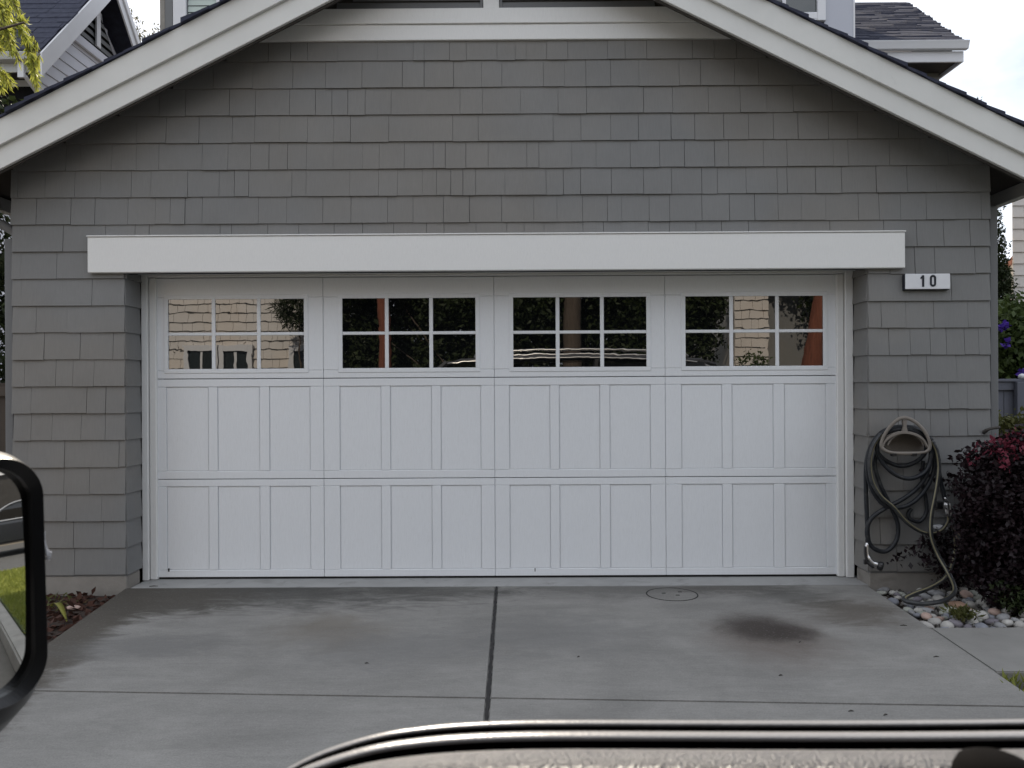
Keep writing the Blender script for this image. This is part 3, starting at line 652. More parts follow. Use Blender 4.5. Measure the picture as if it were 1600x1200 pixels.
a, b_ = secs[2]; wz0, wz1 = 1.470, 1.957
for s in range(4):
    sx0 = SX[s] + (0.0015 if s else 0); sx1 = SX[s + 1] - (0.0015 if s < 3 else 0)
    x0, x1 = atY(WX[s][0], 520, YD).x, atY(WX[s][1], 520, YD).x
    rail(sx0, sx1, a, wz0 - 0.012); rail(sx0, sx1, wz1 + 0.012, b_)
    rail(sx0, x0 - 0.012, wz0 - 0.011, wz1 + 0.011, 'stile'); rail(x1 + 0.012, sx1, wz0 - 0.011, wz1 + 0.011, 'stile')
    # frame ring round the lights, rounded inner corners
    mb = MB()
    e = 0.030
    for bx in ((x0 - e, x1 + e, wz1, wz1 + e), (x0 - e, x1 + e, wz0 - e, wz0), (x0 - e, x0, wz0, wz1), (x1, x1 + e, wz0, wz1)):
        mb.box(bx[0], bx[1], YF - 0.005, YD + 0.0085, bx[2], bx[3])
    mb.build('window_frame', M['door'], door, bevel=0.0025)
    w = (x1 - x0); h = wz1 - wz0; mw = 0.0135
    for k in (1, 2): box_ob('muntin', M['door'], door, x0 + w * k / 3 - mw, x0 + w * k / 3 + mw, YF - 0.002, YD + 0.005, wz0, wz1, 0.004)
    for k in range(3):
        cx0 = x0 + w * k / 3 + (mw if k else 0) ; cx1 = x0 + w * (k + 1) / 3 - (mw if k < 2 else 0)
        box_ob('muntin', M['door'], door, cx0, cx1, YF - 0.0015, YD + 0.005, wz0 + h / 2 - 0.011, wz0 + h / 2 + 0.011, 0.004)
        for (za, zb) in ((wz0, wz0 + h / 2 - 0.011), (wz0 + h / 2 + 0.011, wz1)):
            pn = box_ob('pane', M['pane'], door, cx0 - 0.001, cx1 + 0.001, YD + 0.004, YD + 0.008, za, zb)
            # each light sits a hair out of true
            pn.rotation_euler = (0, 0, 0)
box_ob('paint_chip', M['joint'], door, atY(262.5, 890, YD).x, atY(265, 890, YD).x, YF - 0.0008, YF + 0.001, 0.055, 0.078)
box_ob('paint_chip', M['joint'], door, atY(836, 892, YD).x - 0.003, atY(836, 892, YD).x + 0.003, YF - 0.0008, YF + 0.001, 0.045, 0.068)

# ---- gable trim and louvred vent
YV = 5.222
tz = [3.633, 3.736, 3.838]
def gx(z): return (APZ + 0.15 - z) / SL
for i in range(2):
    hw, hw2 = gx(tz[i]), gx(tz[i + 1]); yf = YV - (0.014 if i else 0.0)
    MB().ext([(APX - hw, yf, tz[i] + 0.001 * i), (APX + hw, yf, tz[i] + 0.001 * i), (APX + hw2, yf, tz[i + 1]), (APX - hw2, yf, tz[i + 1])], (0, 5.246 - yf, 0)).build('gable_trim_board', M['white'], garage, bevel=0.003)
vent = MB().ext([(APX - gx(3.84), 5.2455, 3.84), (APX + gx(3.84), 5.2455, 3.84), (APX, 5.2455, 4.42)], (0, 0.004, 0)).build('gable_vent', M['dark_wood'], garage)
px0, px1 = atY(755, 10, YV).x, atY(780, 10, YV).x
box_ob('vent_post', M['white'], vent, px0, px1, YV - 0.004, 5.244, 3.8385, 4.36, 0.003)
for i in range(9):
    z = 3.845 + i * 0.055; hw = gx(z + 0.06)
    if hw < 0.1: break
    for a, b_ in ((APX - hw, px0 - 0.02), (px1 + 0.02, APX + hw)):
        if b_ - a > 0.05:
            MB().add([(a, 5.226, z), (b_, 5.226, z), (b_, 5.246, z + 0.05), (a, 5.246, z + 0.05), (a, 5.230, z - 0.004), (b_, 5.230, z - 0.004), (b_, 5.249, z + 0.046), (a, 5.249, z + 0.046)],
                     [(0, 1, 2, 3), (4, 7, 6, 5), (0, 4, 5, 1), (1, 5, 6, 2), (2, 6, 7, 3), (3, 7, 4, 0)]).build('slat', M['corner'], vent)
for x in (px0 - 0.020, px1 + 0.004): box_ob('vent_stop', M['corner'], vent, x, x + 0.016, YV + 0.004, 5.244, 3.8395, 4.3)

# ---- gable boards, roof
YG = 4.930
XE = 3.49                                     # eave line right; left mirrored
def slope_board(side, off0, off1, y0, y1, name, m, xe=3.62, bevel=0.003):
    """board between two vertical offsets above the lower gable line; side +1 right, -1 left"""
    xe_ = APX + side * xe
    P_ = [(APX, y0, APZ + off0), (xe_, y0, APZ + off0 - SL * xe), (xe_, y0, APZ + off1 - SL * xe), (APX, y0, APZ + off1)]
    return MB().ext(P_, (0, y1 - y0, 0)).build(name, m, garage, bevel=bevel)
RH = 0.165
for sd in (1, -1):
    slope_board(sd, 0.0, 0.150, YG + 0.020, YG + 0.045, 'barge_board', M['barge'])
    slope_board(sd, 0.136, 0.302, YG - 0.005, YG + 0.0185, 'barge_board', M['barge'])
    slope_board(sd, -0.012, 0.02, YG + 0.047, YG + 0.062, 'barge_backing', M['dark_wood'], bevel=0)
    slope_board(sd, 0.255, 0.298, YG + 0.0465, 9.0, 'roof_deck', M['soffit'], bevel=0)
    # courses of asphalt shingles; their ends make the ragged edge above the boards
    mb = MB(); n = 30
    for i in range(n):
        d0 = 3.66 - i * 3.66 / n; d1 = d0 - 3.66 / n - 0.05
        d1 = max(d1, -0.02)
        y = YG - 0.03; 
        while y < 9.0:
            y2 = y + rnd.uniform(0.25, 0.42)
            o0 = 0.304 + rnd.uniform(0.016, 0.028); o1 = 0.304 + rnd.uniform(0.004, 0.008)
            ya = y + (rnd.uniform(-0.012, 0.014) if y < YG else 0.003)
            xa, xb_ = APX + sd * d0, APX + sd * d1
            mb.add([(xa, ya, APZ + o0 - SL * d0), (xa, y2, APZ + o0 - SL * d0), (xb_, y2, APZ + o1 - SL * d1), (xb_, ya, APZ + o1 - SL * d1),
                    (xa, ya, APZ + 0.3005 - SL * d0), (xa, y2, APZ + 0.3005 - SL * d0), (xb_, y2, APZ + 0.3005 - SL * d1), (xb_, ya, APZ + 0.3005 - SL * d1)],
                   [(0, 1, 2, 3), (4, 7, 6, 5), (0, 4, 5, 1), (1, 5, 6, 2), (2, 6, 7, 3), (3, 7, 4, 0)])
            y = y2
    rf = mb.build('roof_shingles', M['roof'], garage, kind='stuff')
# eave gutters and downspouts
for sd in (1, -1):
    xe = XE if sd > 0 else -3.69
    za = 2.625
    x_in = xe + sd * 0.0
    MB().ext([(x_in, 5.0, za), (x_in + sd * 0.11, 5.0, za + 0.02), (x_in + sd * 0.125, 5.0, za + 0.095), (x_in, 5.0, za + 0.095)], (0, 4.0, 0)).build('eave_gutter', M['galv'], garage, bevel=0.004)
    wallx = XR if sd > 0 else XL
    xd0, xd1 = (wallx + 0.018, wallx + 0.075) if sd > 0 else (wallx - 0.078, wallx - 0.02)
    MB().tube(spline([(x_in + sd * 0.05, 5.34, za), (x_in + sd * 0.03, 5.34, za - 0.06), ((xd0 + xd1) / 2, 5.335, za - 0.22), ((xd0 + xd1) / 2, 5.335, za - 0.34)], 4), 0.032, 8).build('gutter_elbow', M['corner'], garage, smooth=True) if sd < 0 else None
    box_ob('corner_board', M['corner'], garage, xd0, xd1, 5.275, 5.345, -0.05, za - 0.28 if sd < 0 else 2.52, 0.006)
box_ob('eave_return', M['galv'], garage, XR + 0.02, XE - 0.002, 5.72, 5.745, 2.545, 2.625, 0.003)
# small dark hook by the right corner
q = atY(1543, 672, 5.24)
MB().tube(spline([(q.x - 0.028, 5.245, q.z - 0.02), (q.x - 0.024, 5.20, q.z + 0.004), (q.x + 0.01, 5.19, q.z + 0.016), (q.x + 0.05, 5.19, q.z + 0.02)], 4), [0.013] * 4 + [0.010] * 9, 8).build('wall_hook', M['dark_wood'], garage, smooth=True)

# ------------------------------------------------------------------ house number
s0, s1 = atY(1414.5, 452, 5.20), atY(1484.5, 427.5, 5.20)
sign = thing('house_number_sign', (s0.x, 5.2, s0.z), 'small white house number plate reading 10 on the grey shingles', 'house sign')
box_ob('back_frame', M['ink'], sign, s0.x - 0.003, s1.x - 0.001, 5.205, 5.236, s0.z - 0.005, s1.z - 0.001, 0.003)
box_ob('plate', M['signwhite'], sign, s0.x, s1.x, 5.196, 5.2045, s0.z, s1.z, 0.003)
ucx = lambda px, py: atY(px, py, 5.195)
a0, a1 = ucx(1438, 448), ucx(1446.5, 430)
MB().ext([(a0.x + 0.012, 5.1925, a0.z), (a0.x + 0.025, 5.1925, a0.z), (a0.x + 0.025, 5.1925, a1.z), (a0.x + 0.014, 5.1925, a1.z), (a0.x + 0.002, 5.1925, a1.z - 0.014), (a0.x + 0.002, 5.1925, a1.z - 0.026), (a0.x + 0.012, 5.1925, a1.z - 0.019)], (0, 0.003, 0)).build('digit_one', M['ink'], sign)
b0, b1 = ucx(1453, 448), ucx(1462.5, 429.5)
def stadium(x0, x1, z0, z1, n=10):
    r = (x1 - x0) / 2; cx = (x0 + x1) / 2; out = []
    for k in range(n + 1):
        a = math.pi * k / n; out.append((cx + r * math.cos(a), z1 - r + r * math.sin(a)))
    for k in range(n + 1):
        a = math.pi + math.pi * k / n; out.append((cx + r * math.cos(a), z0 + r + r * math.sin(a)))
    return out
so, si = stadium(b0.x, b1.x, b0.z, b1.z), stadium(b0.x + 0.0125, b1.x - 0.0125, b0.z + 0.0135, b1.z - 0.0135)
R = [[(a[0], 5.1925, a[1]), (a[0], 5.1955, a[1]), (c[0], 5.1955, c[1]), (c[0], 5.1925, c[1])] for a, c in zip(so, si)]; R.append(R[0])
MB().loft(R, True, False).build('digit_zero', M['ink'], sign)

# ------------------------------------------------------------------ hose hanger and hose
def hz(x, y, Y):                       # zoomed-photo coordinates of the hose area -> point at depth Y
    return atY(1330 + x / 3.745, 640 + y / 3.745, Y)
hp = hz(316, 270, 5.23)
hanger = thing('hose_hanger', hp, 'taupe plastic hose hanger shaped like a rounded triangle on the right wall', 'hose hanger')
YH = 5.085                              # front ring stands off the wall
outer = [(310, 37), (350, 46), (392, 72), (430, 110), (458, 158), (470, 200), (468, 232), (448, 252), (400, 262), (316, 268), (240, 262), (192, 246), (168, 222), (166, 196), (178, 158), (200, 118), (232, 78), (270, 48)]
inner = [(312, 142), (350, 146), (388, 160), (418, 180), (438, 204), (444, 222), (436, 238), (416, 246), (380, 250), (314, 254), (250, 250), (214, 242), (194, 230), (188, 216), (196, 196), (216, 176), (246, 156), (280, 145)]
def smooth_loop(pts, n=4):
    P = [Vector((a, b, 0)) for a, b in pts]; N = len(P); out = []
    for i in range(N):
        a, b, c, d = P[i - 1], P[i], P[(i + 1) % N], P[(i + 2) % N]
        for k in range(n):
            t = k / n
            out.append(0.5 * ((2 * b) + (c - a) * t + (2 * a - 5 * b + 4 * c - d) * t * t + (3 * b - a - 3 * c + d) * t ** 3))
    return [(p.x, p.y) for p in out]
so, si = smooth_loop(outer), smooth_loop(inner)
# lower ring: outer path only as a rounded band
def band(path, w, y0, y1, closed=True):
    """flat band following a loop (zoom coords), width w px inside"""
    cx_ = sum(p[0] for p in path) / len(path); cy_ = sum(p[1] for p in path) / len(path); R = []
    for (x, y) in path:
        d = math.hypot(x - cx_, y - cy_); k = (d - w) / d
        xi, yi = cx_ + (x - cx_) * k, cy_ + (y - cy_) * k
        R.append([hz(x, y, y1), hz(x, y, y0 + 0.006), hz(x + (xi - x) * .25, y + (yi - y) * .25, y0), hz(x + (xi - x) * .75, y + (yi - y) * .75, y0), hz(xi, yi, y0 + 0.006), hz(xi, yi, y1)])
    R.append(R[0]); return MB().loft(R, True, False)
band(so, 22, YH - 0.012, YH + 0.022).build('front_ring', M['taupe'], hanger, smooth=True)
# arch over the opening and the centre post between the two slots
arch = smooth_loop([(190, 222), (204, 190), (240, 162), (280, 146), (312, 142), (350, 146), (392, 162), (424, 186), (446, 222), (452, 214), (432, 176), (396, 146), (352, 130), (312, 126), (274, 130), (236, 146), (200, 176), (182, 214)], 3)
MB().ext([hz(x, y, YH - 0.008) for x, y in arch], (0, 0.026, 0)).build('arch', M['taupe'], hanger, bevel=0.003)
MB().ext([hz(x, y, YH - 0.006) for x, y in ((300, 130), (334, 130), (326, 100), (330, 62), (302, 62), (308, 100))], (0, 0.022, 0)).build('post', M['taupe'], hanger, bevel=0.003)
# saddle that the coils hang over and the wall plate
R = []
for i in range(13):
    a = math.pi * (0.08 + 0.84 * i / 12); x = 318 + 112 * math.cos(a); y = 232 - 96 * math.sin(a)
    R.append([hz(x, y, YH + 0.01), hz(x, y, 5.232), hz(318 + (x - 318) * .92, 232 + (y - 232) * .92, 5.232), hz(318 + (x - 318) * .92, 232 + (y - 232) * .92, YH + 0.01)])
MB().loft(R, True, True).build('saddle', M['taupe'], hanger)
MB().ext([hz(x, y, 5.215) for x, y in smooth_loop([(316, 92), (400, 130), (436, 210), (400, 246), (316, 250), (232, 246), (196, 210), (232, 130)], 3)], (0, 0.018, 0)).build('wall_plate', M['taupe'], hanger)
for x in (254, 374):
    MB().ext([hz(a, b, YH - 0.016) for a, b in ((x - 14, 256), (x + 14, 256), (x + 12, 274), (x - 12, 274))], (0, 0.03, 0)).build('latch', M['black'], hanger, bevel=0.002)

def hose_mat():
    m, nt, b = newmat('black_garden_hose'); g = NG(nt)
    uv = g.n("ShaderNodeUVMap"); sp = g.n("ShaderNodeSeparateXYZ"); g.link(uv.outputs[0], sp.inputs[0])
    a = g.math('ABSOLUTE', g.math('SUBTRACT', g.math('FRACT', sp.outputs[0]), 0.5))
    f = g.rng(a, 0.040, 0.06, 1, 0)
    dust = g.rng(g.noise(30, 4, 0.6), 0.4, 0.7, 0, 0.5)
    c = g.mix(f, g.mix(dust, (0.024, 0.026, 0.030), (0.085, 0.085, 0.08)), (0.19, 0.17, 0.10))
    g.link(c, b.inputs['Base Color']); b.inputs['Roughness'].default_value = 0.42
    return m
M['hose'] = hose_mat()
M['hose_plain'] = pmat('plain_black_hose', (0.019, 0.021, 0.025), 0.42, 0.3, 30, 0.0, dirt=(0.075, 0.075, 0.07), dscale=20)
def hose_tube(name, zpts, r, parent, twist=0.25, seg=10, shift=0.0, mat='hose'):
    pts = spline([hz(*p) for p in zpts], 7); mb = MB(); mb.tube(pts, r, seg)
    me = bpy.data.meshes.new(name); me.from_pydata(mb.v, [], mb.f); me.update()
    uvl = me.uv_layers.new(name='UVMap'); L = 0; Ls = [0]
    for a, b in zip(pts[:-1], pts[1:]): L += (b - a).length; Ls.append(L)
    for poly in me.polygons:
        ks = [me.loops[li].vertex_index for li in poly.loop_indices]
        us = [(k % seg) / seg for k in ks]
        if max(us) - min(us) > 0.5: us = [u + 1 if u < 0.5 else u for u in us]
        for li, k, u in zip(poly.loop_indices, ks, us): uvl.data[li].uv = (u + Ls[k // seg] * twist + shift, Ls[k // seg])
    me.polygons.foreach_set("use_smooth", [True] * len(me.polygons))
    return link_mesh(name, me, M[mat], parent)
hb = hz(316, 150, 5.2)
hose = thing('garden_hose', hb, 'black garden hose with a yellow stripe coiled over the taupe hanger', 'hose')
A = 5.155; B = 5.135; C_ = 5.115; D_ = 5.175
zp = [(98, 775, 5.19), (92, 640, 5.195), (86, 480, 5.195), (87, 330, 5.19), (110, 225, 5.18), (165, 145, 5.17), (235, 108, A), (320, 100, A), (400, 118, A), (455, 180, A), (486, 270, A), (480, 370, 5.17), (425, 480, 5.17), (340, 556, 5.165), (245, 574, 5.155), (165, 535, 5.155), (112, 440, 5.16), (96, 330, 5.155), (112, 225, 5.15), (165, 150, B), (240, 116, B), (330, 110, B), (415, 135, B), (458, 200, B), (464, 290, B), (430, 365, 5.13), (345, 404, 5.125), (255, 378, 5.13), (180, 305, 5.14), (152, 225, B), (190, 150, B), (260, 118, C_), (350, 120, C_), (420, 165, C_), (438, 240, 5.15), (380, 305, 5.17), (290, 330, 5.18), (205, 300, 5.18), (150, 250, 5.175)]
hose_tube('coil', zp, 0.0142, hose, 0.0, mat='hose_plain')
zp2 = [(150, 250, 5.175), (138, 330, 5.178), (170, 440, 5.18), (228, 560, 5.18), (272, 670, 5.19), (262, 770, 5.19), (200, 830, 5.19), (125, 806, 5.185), (92, 730, 5.178), (112, 645, 5.175), (190, 582, 5.17), (300, 525, 5.165), (390, 455, 5.16), (440, 380, 5.15), (468, 270, 5.14), (456, 170, 5.13), (470, 180, 5.12), (502, 250, 5.12), (512, 350, 5.12), (495, 480, 5.115), (468, 620, 5.11), (468, 740, 5.10), (508, 850, 5.08), (562, 945, 5.02), (602, 1030, 4.93), (598, 1078, 4.86), (540, 1118, 4.80), (430, 1136, 4.775), (335, 1126, 4.785), (312, 1106, 4.84), (366, 1078, 4.90), (466, 1040, 4.97), (548, 982, 5.06), (588, 900, 5.12), (603, 810, 5.17), (600, 735, 5.19)]
hose_tube('coil', zp2[:17], 0.0142, hose, 0.0, mat='hose_plain')
hose_tube('coil', zp2[16:], 0.0142, hose, 0.02, shift=0.12)
zp3 = [(175, 140, 5.12), (128, 215, 5.118), (108, 310, 5.118), (122, 420, 5.12), (172, 505, 5.125), (245, 570, 5.13), (320, 655, 5.14), (400, 710, 5.15), (470, 724, 5.15), (530, 702, 5.155), (562, 655, 5.16), (563, 622, 5.16)]
hose_tube('coil', zp3, 0.013, hose, 0.0, shift=0.08)
zp4 = [(480, 190, 5.15), (500, 290, 5.17), (520, 400, 5.175), (538, 480, 5.175), (548, 530, 5.17)]
hose_tube('coil', zp4, 0.013, hose, mat='hose_plain')
zp5 = [(420, 300, 5.19), (415, 420, 5.2), (436, 520, 5.2), (440, 600, 5.2), (400, 655, 5.2), (345, 640, 5.2), (335, 610, 5.2), (352, 580, 5.205)]
hose_tube('coil', zp5, 0.0125, hose, mat='hose_plain')
# silver coupling on the hose end
def cyl_between(a, b, rads, seg=14):
    a, b = Vector(a), Vector(b); n = len(rads)
    return MB().tube([a.lerp(b, i / (n - 1)) for i in range(n)], rads, seg)
cyl_between(hz(566, 622, 5.16), hz(556, 540, 5.16), [0.019, 0.024, 0.024, 0.022, 0.024, 0.024, 0.018]).build('coupling', M['silver'], hose)
MB().tube(spline([hz(556, 545, 5.15), hz(548, 525, 5.135), hz(572, 545, 5.12), hz(545, 515, 5.12)], 4), 0.007, 6).build('valve_lever', M['silver'], hose, smooth=True)
# spray nozzle hanging from the other end
nz = bpy.data.objects.new('spray_nozzle', None)
noz = thing('spray_nozzle', hz(98, 790, 5.185), 'silver and black pistol spray nozzle hanging from the hose end', 'hose nozzle')
MB().tube(spline([hz(98, 770, 5.19), hz(92, 800, 5.185), hz(96, 850, 5.175), hz(120, 893, 5.16), hz(160, 912, 5.15)], 6), [0.012] * 4 + [0.014] * 10 + [0.017] * 7 + [0.019] * 4, 10).build('body', M['silver'], noz, smooth=True)
cyl_between(hz(152, 910, 5.152), hz(186, 920, 5.14), [0.020, 0.028, 0.031, 0.031, 0.026]).build('head', M['black'], noz)
MB().tube(spline([hz(80, 800, 5.17), hz(82, 850, 5.16), hz(96, 895, 5.15), hz(130, 925, 5.14)], 5), 0.008, 8).build('trigger', M['black'], noz, smooth=True)
cyl_between(hz(97, 745, 5.19), hz(97, 778, 5.19), [0.015, 0.017, 0.017, 0.015]).build('collar', M['black'], noz)
MB().ext([hz(x, y, 5.15) for x, y in ((76, 880), (100, 880), (104, 905), (78, 908))], (0, 0.02, 0)).build('guard', M['black'], noz, bevel=0.003)
# wall tap behind the shrub
tap = thing('wall_tap', hz(536, 690, 5.23), 'pale wall tap and dark bracket half hidden behind the wine red shrub', 'tap')
MB().ext([hz(x, y, 5.16) for x, y in ((497, 682), (540, 678), (572, 690), (560, 706), (505, 704))], (0, 0.05, 0)).build('tap_body', M['whitefar'], tap, bevel=0.006)
MB().tube([hz(525, 692, 5.245), hz(525, 692, 5.19)], 0.014, 8).build('pipe', M['silver'], tap)
MB().ext([hz(x, y, 5.20) for x, y in ((500, 540), (545, 540), (545, 580), (500, 580))], (0, 0.03, 0)).build('bracket', M['black'], tap, bevel=0.004)

# ------------------------------------------------------------------ wine-red shrub and small plants
def crown_points(blobs, n):
    W = np.array([b[3] * b[4] * b[5] for b in blobs]); W = W / W.sum(); out = []
    for b, w in zip(blobs, W):
        k = int(n * w) + 1; d = nrng.normal(size=(k, 3)); d /= np.linalg.norm(d, axis=1)[:, None]
        r = nrng.uniform(0.35, 1.0, k) ** 0.45
        out.append(np.array(b[:3]) + d * r[:, None] * np.array(b[3:6]))
    return np.vstack(out)
def clumped(blobs, nclump, per, cs):
    c = crown_points(blobs, nclump); P = np.repeat(c, per, axis=0)
    return P + nrng.normal(size=P.shape) * cs
sb = atZ(1545, 940, -0.05); 
shrub = thing('wine_red_shrub', (3.02, 4.82, -0.05), 'dark wine red shrub with pink young leaves beside the right wall', 'shrub')
def ps(px, py, Y): p = atY(px, py, Y); return (p.x, p.y, p.z)
bl = []
for (px, py, Y, r) in ((1565, 745, 4.85, .20), (1605, 730, 4.75, .26), (1535, 765, 4.92, .15), (1650, 760, 4.8, .3), (1560, 820, 4.80, .24), (1625, 850, 4.7, .32), (1545, 875, 4.82, .19), (1590, 905, 4.75, .24), (1660, 900, 4.7, .3), (1530, 820, 4.95, .12), (1575, 780, 4.7, .22)):
    bl.append((*ps(px, py, Y), r, r * 0.8, r * 0.85))
for (px, py, r) in ((1512, 800, .11), (1496, 845, .13), (1505, 880, .15), (1505, 760, .11), (1470, 850, .10), (1455, 855, .08), (1482, 880, .11), (1515, 920, .14)):
    bl.append((*ps(px, py, 5.195), r, 0.025, r))
spr = []
for _ in range(60):
    a_ = rnd.uniform(0, 1); px = 1462 + 140 * rnd.random() if a_ < .45 else 1492 + rnd.uniform(-34, 14); py = (705 - 0.14 * (px - 1600) + rnd.uniform(-14, 14)) if a_ < .45 else rnd.uniform(735, 920)
    if px < 1500 and (py < 740 or 755 < py < 835): continue
    e_ = Vector(ps(px, py, 4.95 if px > 1505 else 5.17)); d_ = Vector((rnd.uniform(-.1, .02), rnd.uniform(-.02, .02), rnd.uniform(-.02, .09)))
    for t_ in range(9): spr.append(e_ + d_ * (t_ / 9) + Vector((rnd.gauss(0, .01), rnd.gauss(0, .006), rnd.gauss(0, .01))))
leaf_mesh('outer_sprigs', np.array([tuple(v) for v in spr]), 0.036, M['leaf_wine'], shrub, 0.6, 'stuff')
leaf_mesh('foliage', clumped(bl, 2400, 14, (0.03, 0.012, 0.03)), 0.034, M['leaf_wine'], shrub, 0.6)
top = []
for (px, py, Y, r) in ((1575, 694, 4.75, .09), (1548, 704, 4.75, .07), (1595, 706, 4.65, .10), (1530, 716, 4.8, .05), (1610, 692, 4.7, .11), (1570, 716, 4.62, .06)):
    top.append((*ps(px, py, Y), r, r * 0.8, r * 0.45))
leaf_mesh('young_leaves', clumped(top, 60, 6, 0.022), 0.034, M['leaf_pink'], shrub, 0.6)
mb = MB()
for i in range(16):
    b_ = bl[i % len(bl)]; base = Vector((3.02 + rnd.uniform(-.1, .1), 4.86 + rnd.uniform(-.06, .06), -0.06)); e = Vector(b_[:3]) + Vector((rnd.uniform(-.1, .1), rnd.uniform(-.1, .1), rnd.uniform(0, .15)))
    mid = base.lerp(e, .5) + Vector((rnd.uniform(-.08, .08), rnd.uniform(-.05, .05), .06))
    mb.tube(spline([base, mid, e], 4), [0.014, .013, .012, .011, .010, .009, .008, .006, .004], 6)
mb.build('stems', M['bark'], shrub, smooth=True)
# stray low sprigs against the wall (same shrub)
P = np.vstack([np.array(ps(px, py, 5.12)) + nrng.normal(size=(14, 3)) * (0.03, 0.02, 0.018) for px, py in ((1420, 866), (1441, 872), (1438, 846), (1452, 838), (1425, 861), (1400, 872), (1446, 880))])
leaf_mesh('sprig_leaves', P, 0.04, M['leaf_wine'], shrub, 0.6)
# low green plant at the foot of the shrub
lowp = thing('low_plant', ps(1575, 935, 4.66), 'low dark green leafy plant under the right end of the wine red shrub', 'plant')
bl = [(*ps(px, py, 4.62), .09, .07, .07) for px, py in ((1575, 932), (1598, 936), (1585, 918), (1620, 930))]
leaf_mesh('foliage', clumped(bl, 70, 8, 0.02), 0.034, M['leaf_dark'], lowp, 0.45)
tuft = thing('grass_tuft', ps(1502, 958, 4.42), 'small moss green tuft growing between the river stones', 'plant')
P = np.array(ps(1502, 957, 4.5)) + nrng.normal(size=(260, 3)) * (0.035, 0.03, 0.008)
leaf_mesh('foliage', P, 0.04, M['leaf_olive'], tuft, 0.3)
# strap leaf in the mulch
a, b_, c_ = atZ(80, 948, -0.02), atZ(92, 958, 0.03), atZ(104, 971, -0.03)
pl = thing('strap_leaf_plant', (a.x, a.y, -0.05), 'single yellow green strap leaf lying across the dark mulch', 'plant')
mid = b_ + Vector((0, 0, 0.02)); rr = []
for t in range(7):
    u = t / 6; p_ = a.lerp(c_, u) + Vector((0, 0, 0.06 * math.sin(math.pi * u))); w_ = 0.013 * math.sin(math.pi * (0.12 + 0.8 * u))
    rr.append([p_ + Vector((w_, w_, 0.004)), p_ + Vector((0, 0, -0.003)), p_ + Vector((-w_, -w_, 0.004)), p_ + Vector((0, 0, 0.0))])
MB().loft(rr).build('leaf', M['strap'], pl, smooth=True)
P = np.array(atZ(84, 945, -0.03)) + nrng.normal(size=(60, 3)) * (0.08, 0.10, 0.01)
leaf_mesh('small_leaves', P, 0.07, M['leaf_olive'], pl, 0.14)
st = atZ(115, 950, -0.03)
so_ = bpy.data.objects.new('stone', stone_meshes[3]); col.objects.link(so_); so_.location = (st.x, st.y, -0.028); so_.scale = (0.042, 0.036, 0.03)
tag(so_, 'single pinkish stone lying in the dark mulch by the left foundation', 'stone')

# ------------------------------------------------------------------ house behind the garage
YM = 9.0
house = thing('upper_house', (0, 11, 0), 'upper storey of the grey house behind the garage with two white framed windows', 'house')
hx0, hx1 = atY(252, 30, YM).x, atY(1334, 60, YM).x
HZT = 7.4
box_ob('wall', M['corner'], house, hx0, hx1 - 0.34, YM, YM + 5, 2.4, HZT)
# right white panel + corner edge
pxa, pxb = atY(1288, 40, YM).x, atY(1334, 40, YM).x
box_ob('corner_panel', M['panel_far'], house, pxb - 0.345, pxb, YM - 0.02, YM + 5, 2.4, HZT, 0.004)
box_ob('corner_trim', M['whitefar'], house, pxb - 0.014, pxb + 0.004, YM - 0.026, YM - 0.0205, 2.4, HZT)
# left corner board in shade
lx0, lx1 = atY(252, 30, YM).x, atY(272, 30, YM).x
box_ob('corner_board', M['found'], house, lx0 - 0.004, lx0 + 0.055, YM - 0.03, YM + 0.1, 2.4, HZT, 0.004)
box_ob('corner_board', M['corner'], house, lx0 + 0.058, lx1, YM - 0.035, YM - 0.002, 2.4, HZT, 0.004)
def window(x0, x1, z0, z1, y, parent, sw=0.10, blinds=True, mull=1, gl='farglass', fm='whitefar'):
    fr = MB()
    fr.box(x0 - sw, x0, y - 0.05, y - 0.002, z0 - sw, z1 + sw); fr.box(x1, x1 + sw, y - 0.05, y - 0.002, z0 - sw, z1 + sw)
    fr.box(x0 + 0.001, x1 - 0.001, y - 0.05, y - 0.002, z1, z1 + sw); fr.box(x0 + 0.001, x1 - 0.001, y - 0.05, y - 0.002, z0 - sw, z0)
    f = fr.build('window', M[fm], parent, bevel=0.004)
    if blinds:
        n = int((z1 - z0) / 0.075); mb = MB()
        for i in range(n):
            z = z0 + 0.03 + i * 0.075
            mb.add([(x0 + 0.01, y - 0.012, z), (x1 - 0.01, y - 0.012, z), (x1 - 0.01, y - 0.003, z + 0.068), (x0 + 0.01, y - 0.003, z + 0.068)], [(0, 1, 2, 3)])
        mb.build('blind', M['blind'], f)
        box_ob('recess', M['ink'], f, x0, x1, y - 0.003, y - 0.001, z0, z1)
    else:
        box_ob('pane', M[gl], f, x0, x1, y - 0.014, y - 0.004, z0, z1)
    for k in range(mull):
        xm = x0 + (x1 - x0) * (k + 1) / (mull + 1); box_ob('muntin', M[fm], f, xm - 0.02, xm + 0.02, y - 0.03, y - 0.015, z0 + 0.001, z1 - 0.001)
    return f
wl0 = atY(293, 10, YM).x
fw = window(wl0, wl0 + 0.72, 5.10, 6.6, YM - 0.0, house, sw=atY(293, 10, YM).x - atY(273, 10, YM).x, blinds=True)
rw1 = atY(1275, 10, YM).x; rm = atY(1224, 10, YM).x
zs = atY(1250, 22, YM).z
window(rm * 2 - rw1, rw1, zs, 6.7, YM, house, sw=0.094, blinds=False)
box_ob('blind', M['blind'], house, rm + 0.03, rw1 - 0.02, YM - 0.0035, YM - 0.001, zs + 0.02, zs + 0.04)
# second little light under the window
window(atY(1245, 40, YM).x - .2, atY(1273, 40, YM).x, atY(1260, 60, YM).z, atY(1260, 33, YM).z, YM, house, sw=0.012, blinds=False, mull=0, fm='corner')
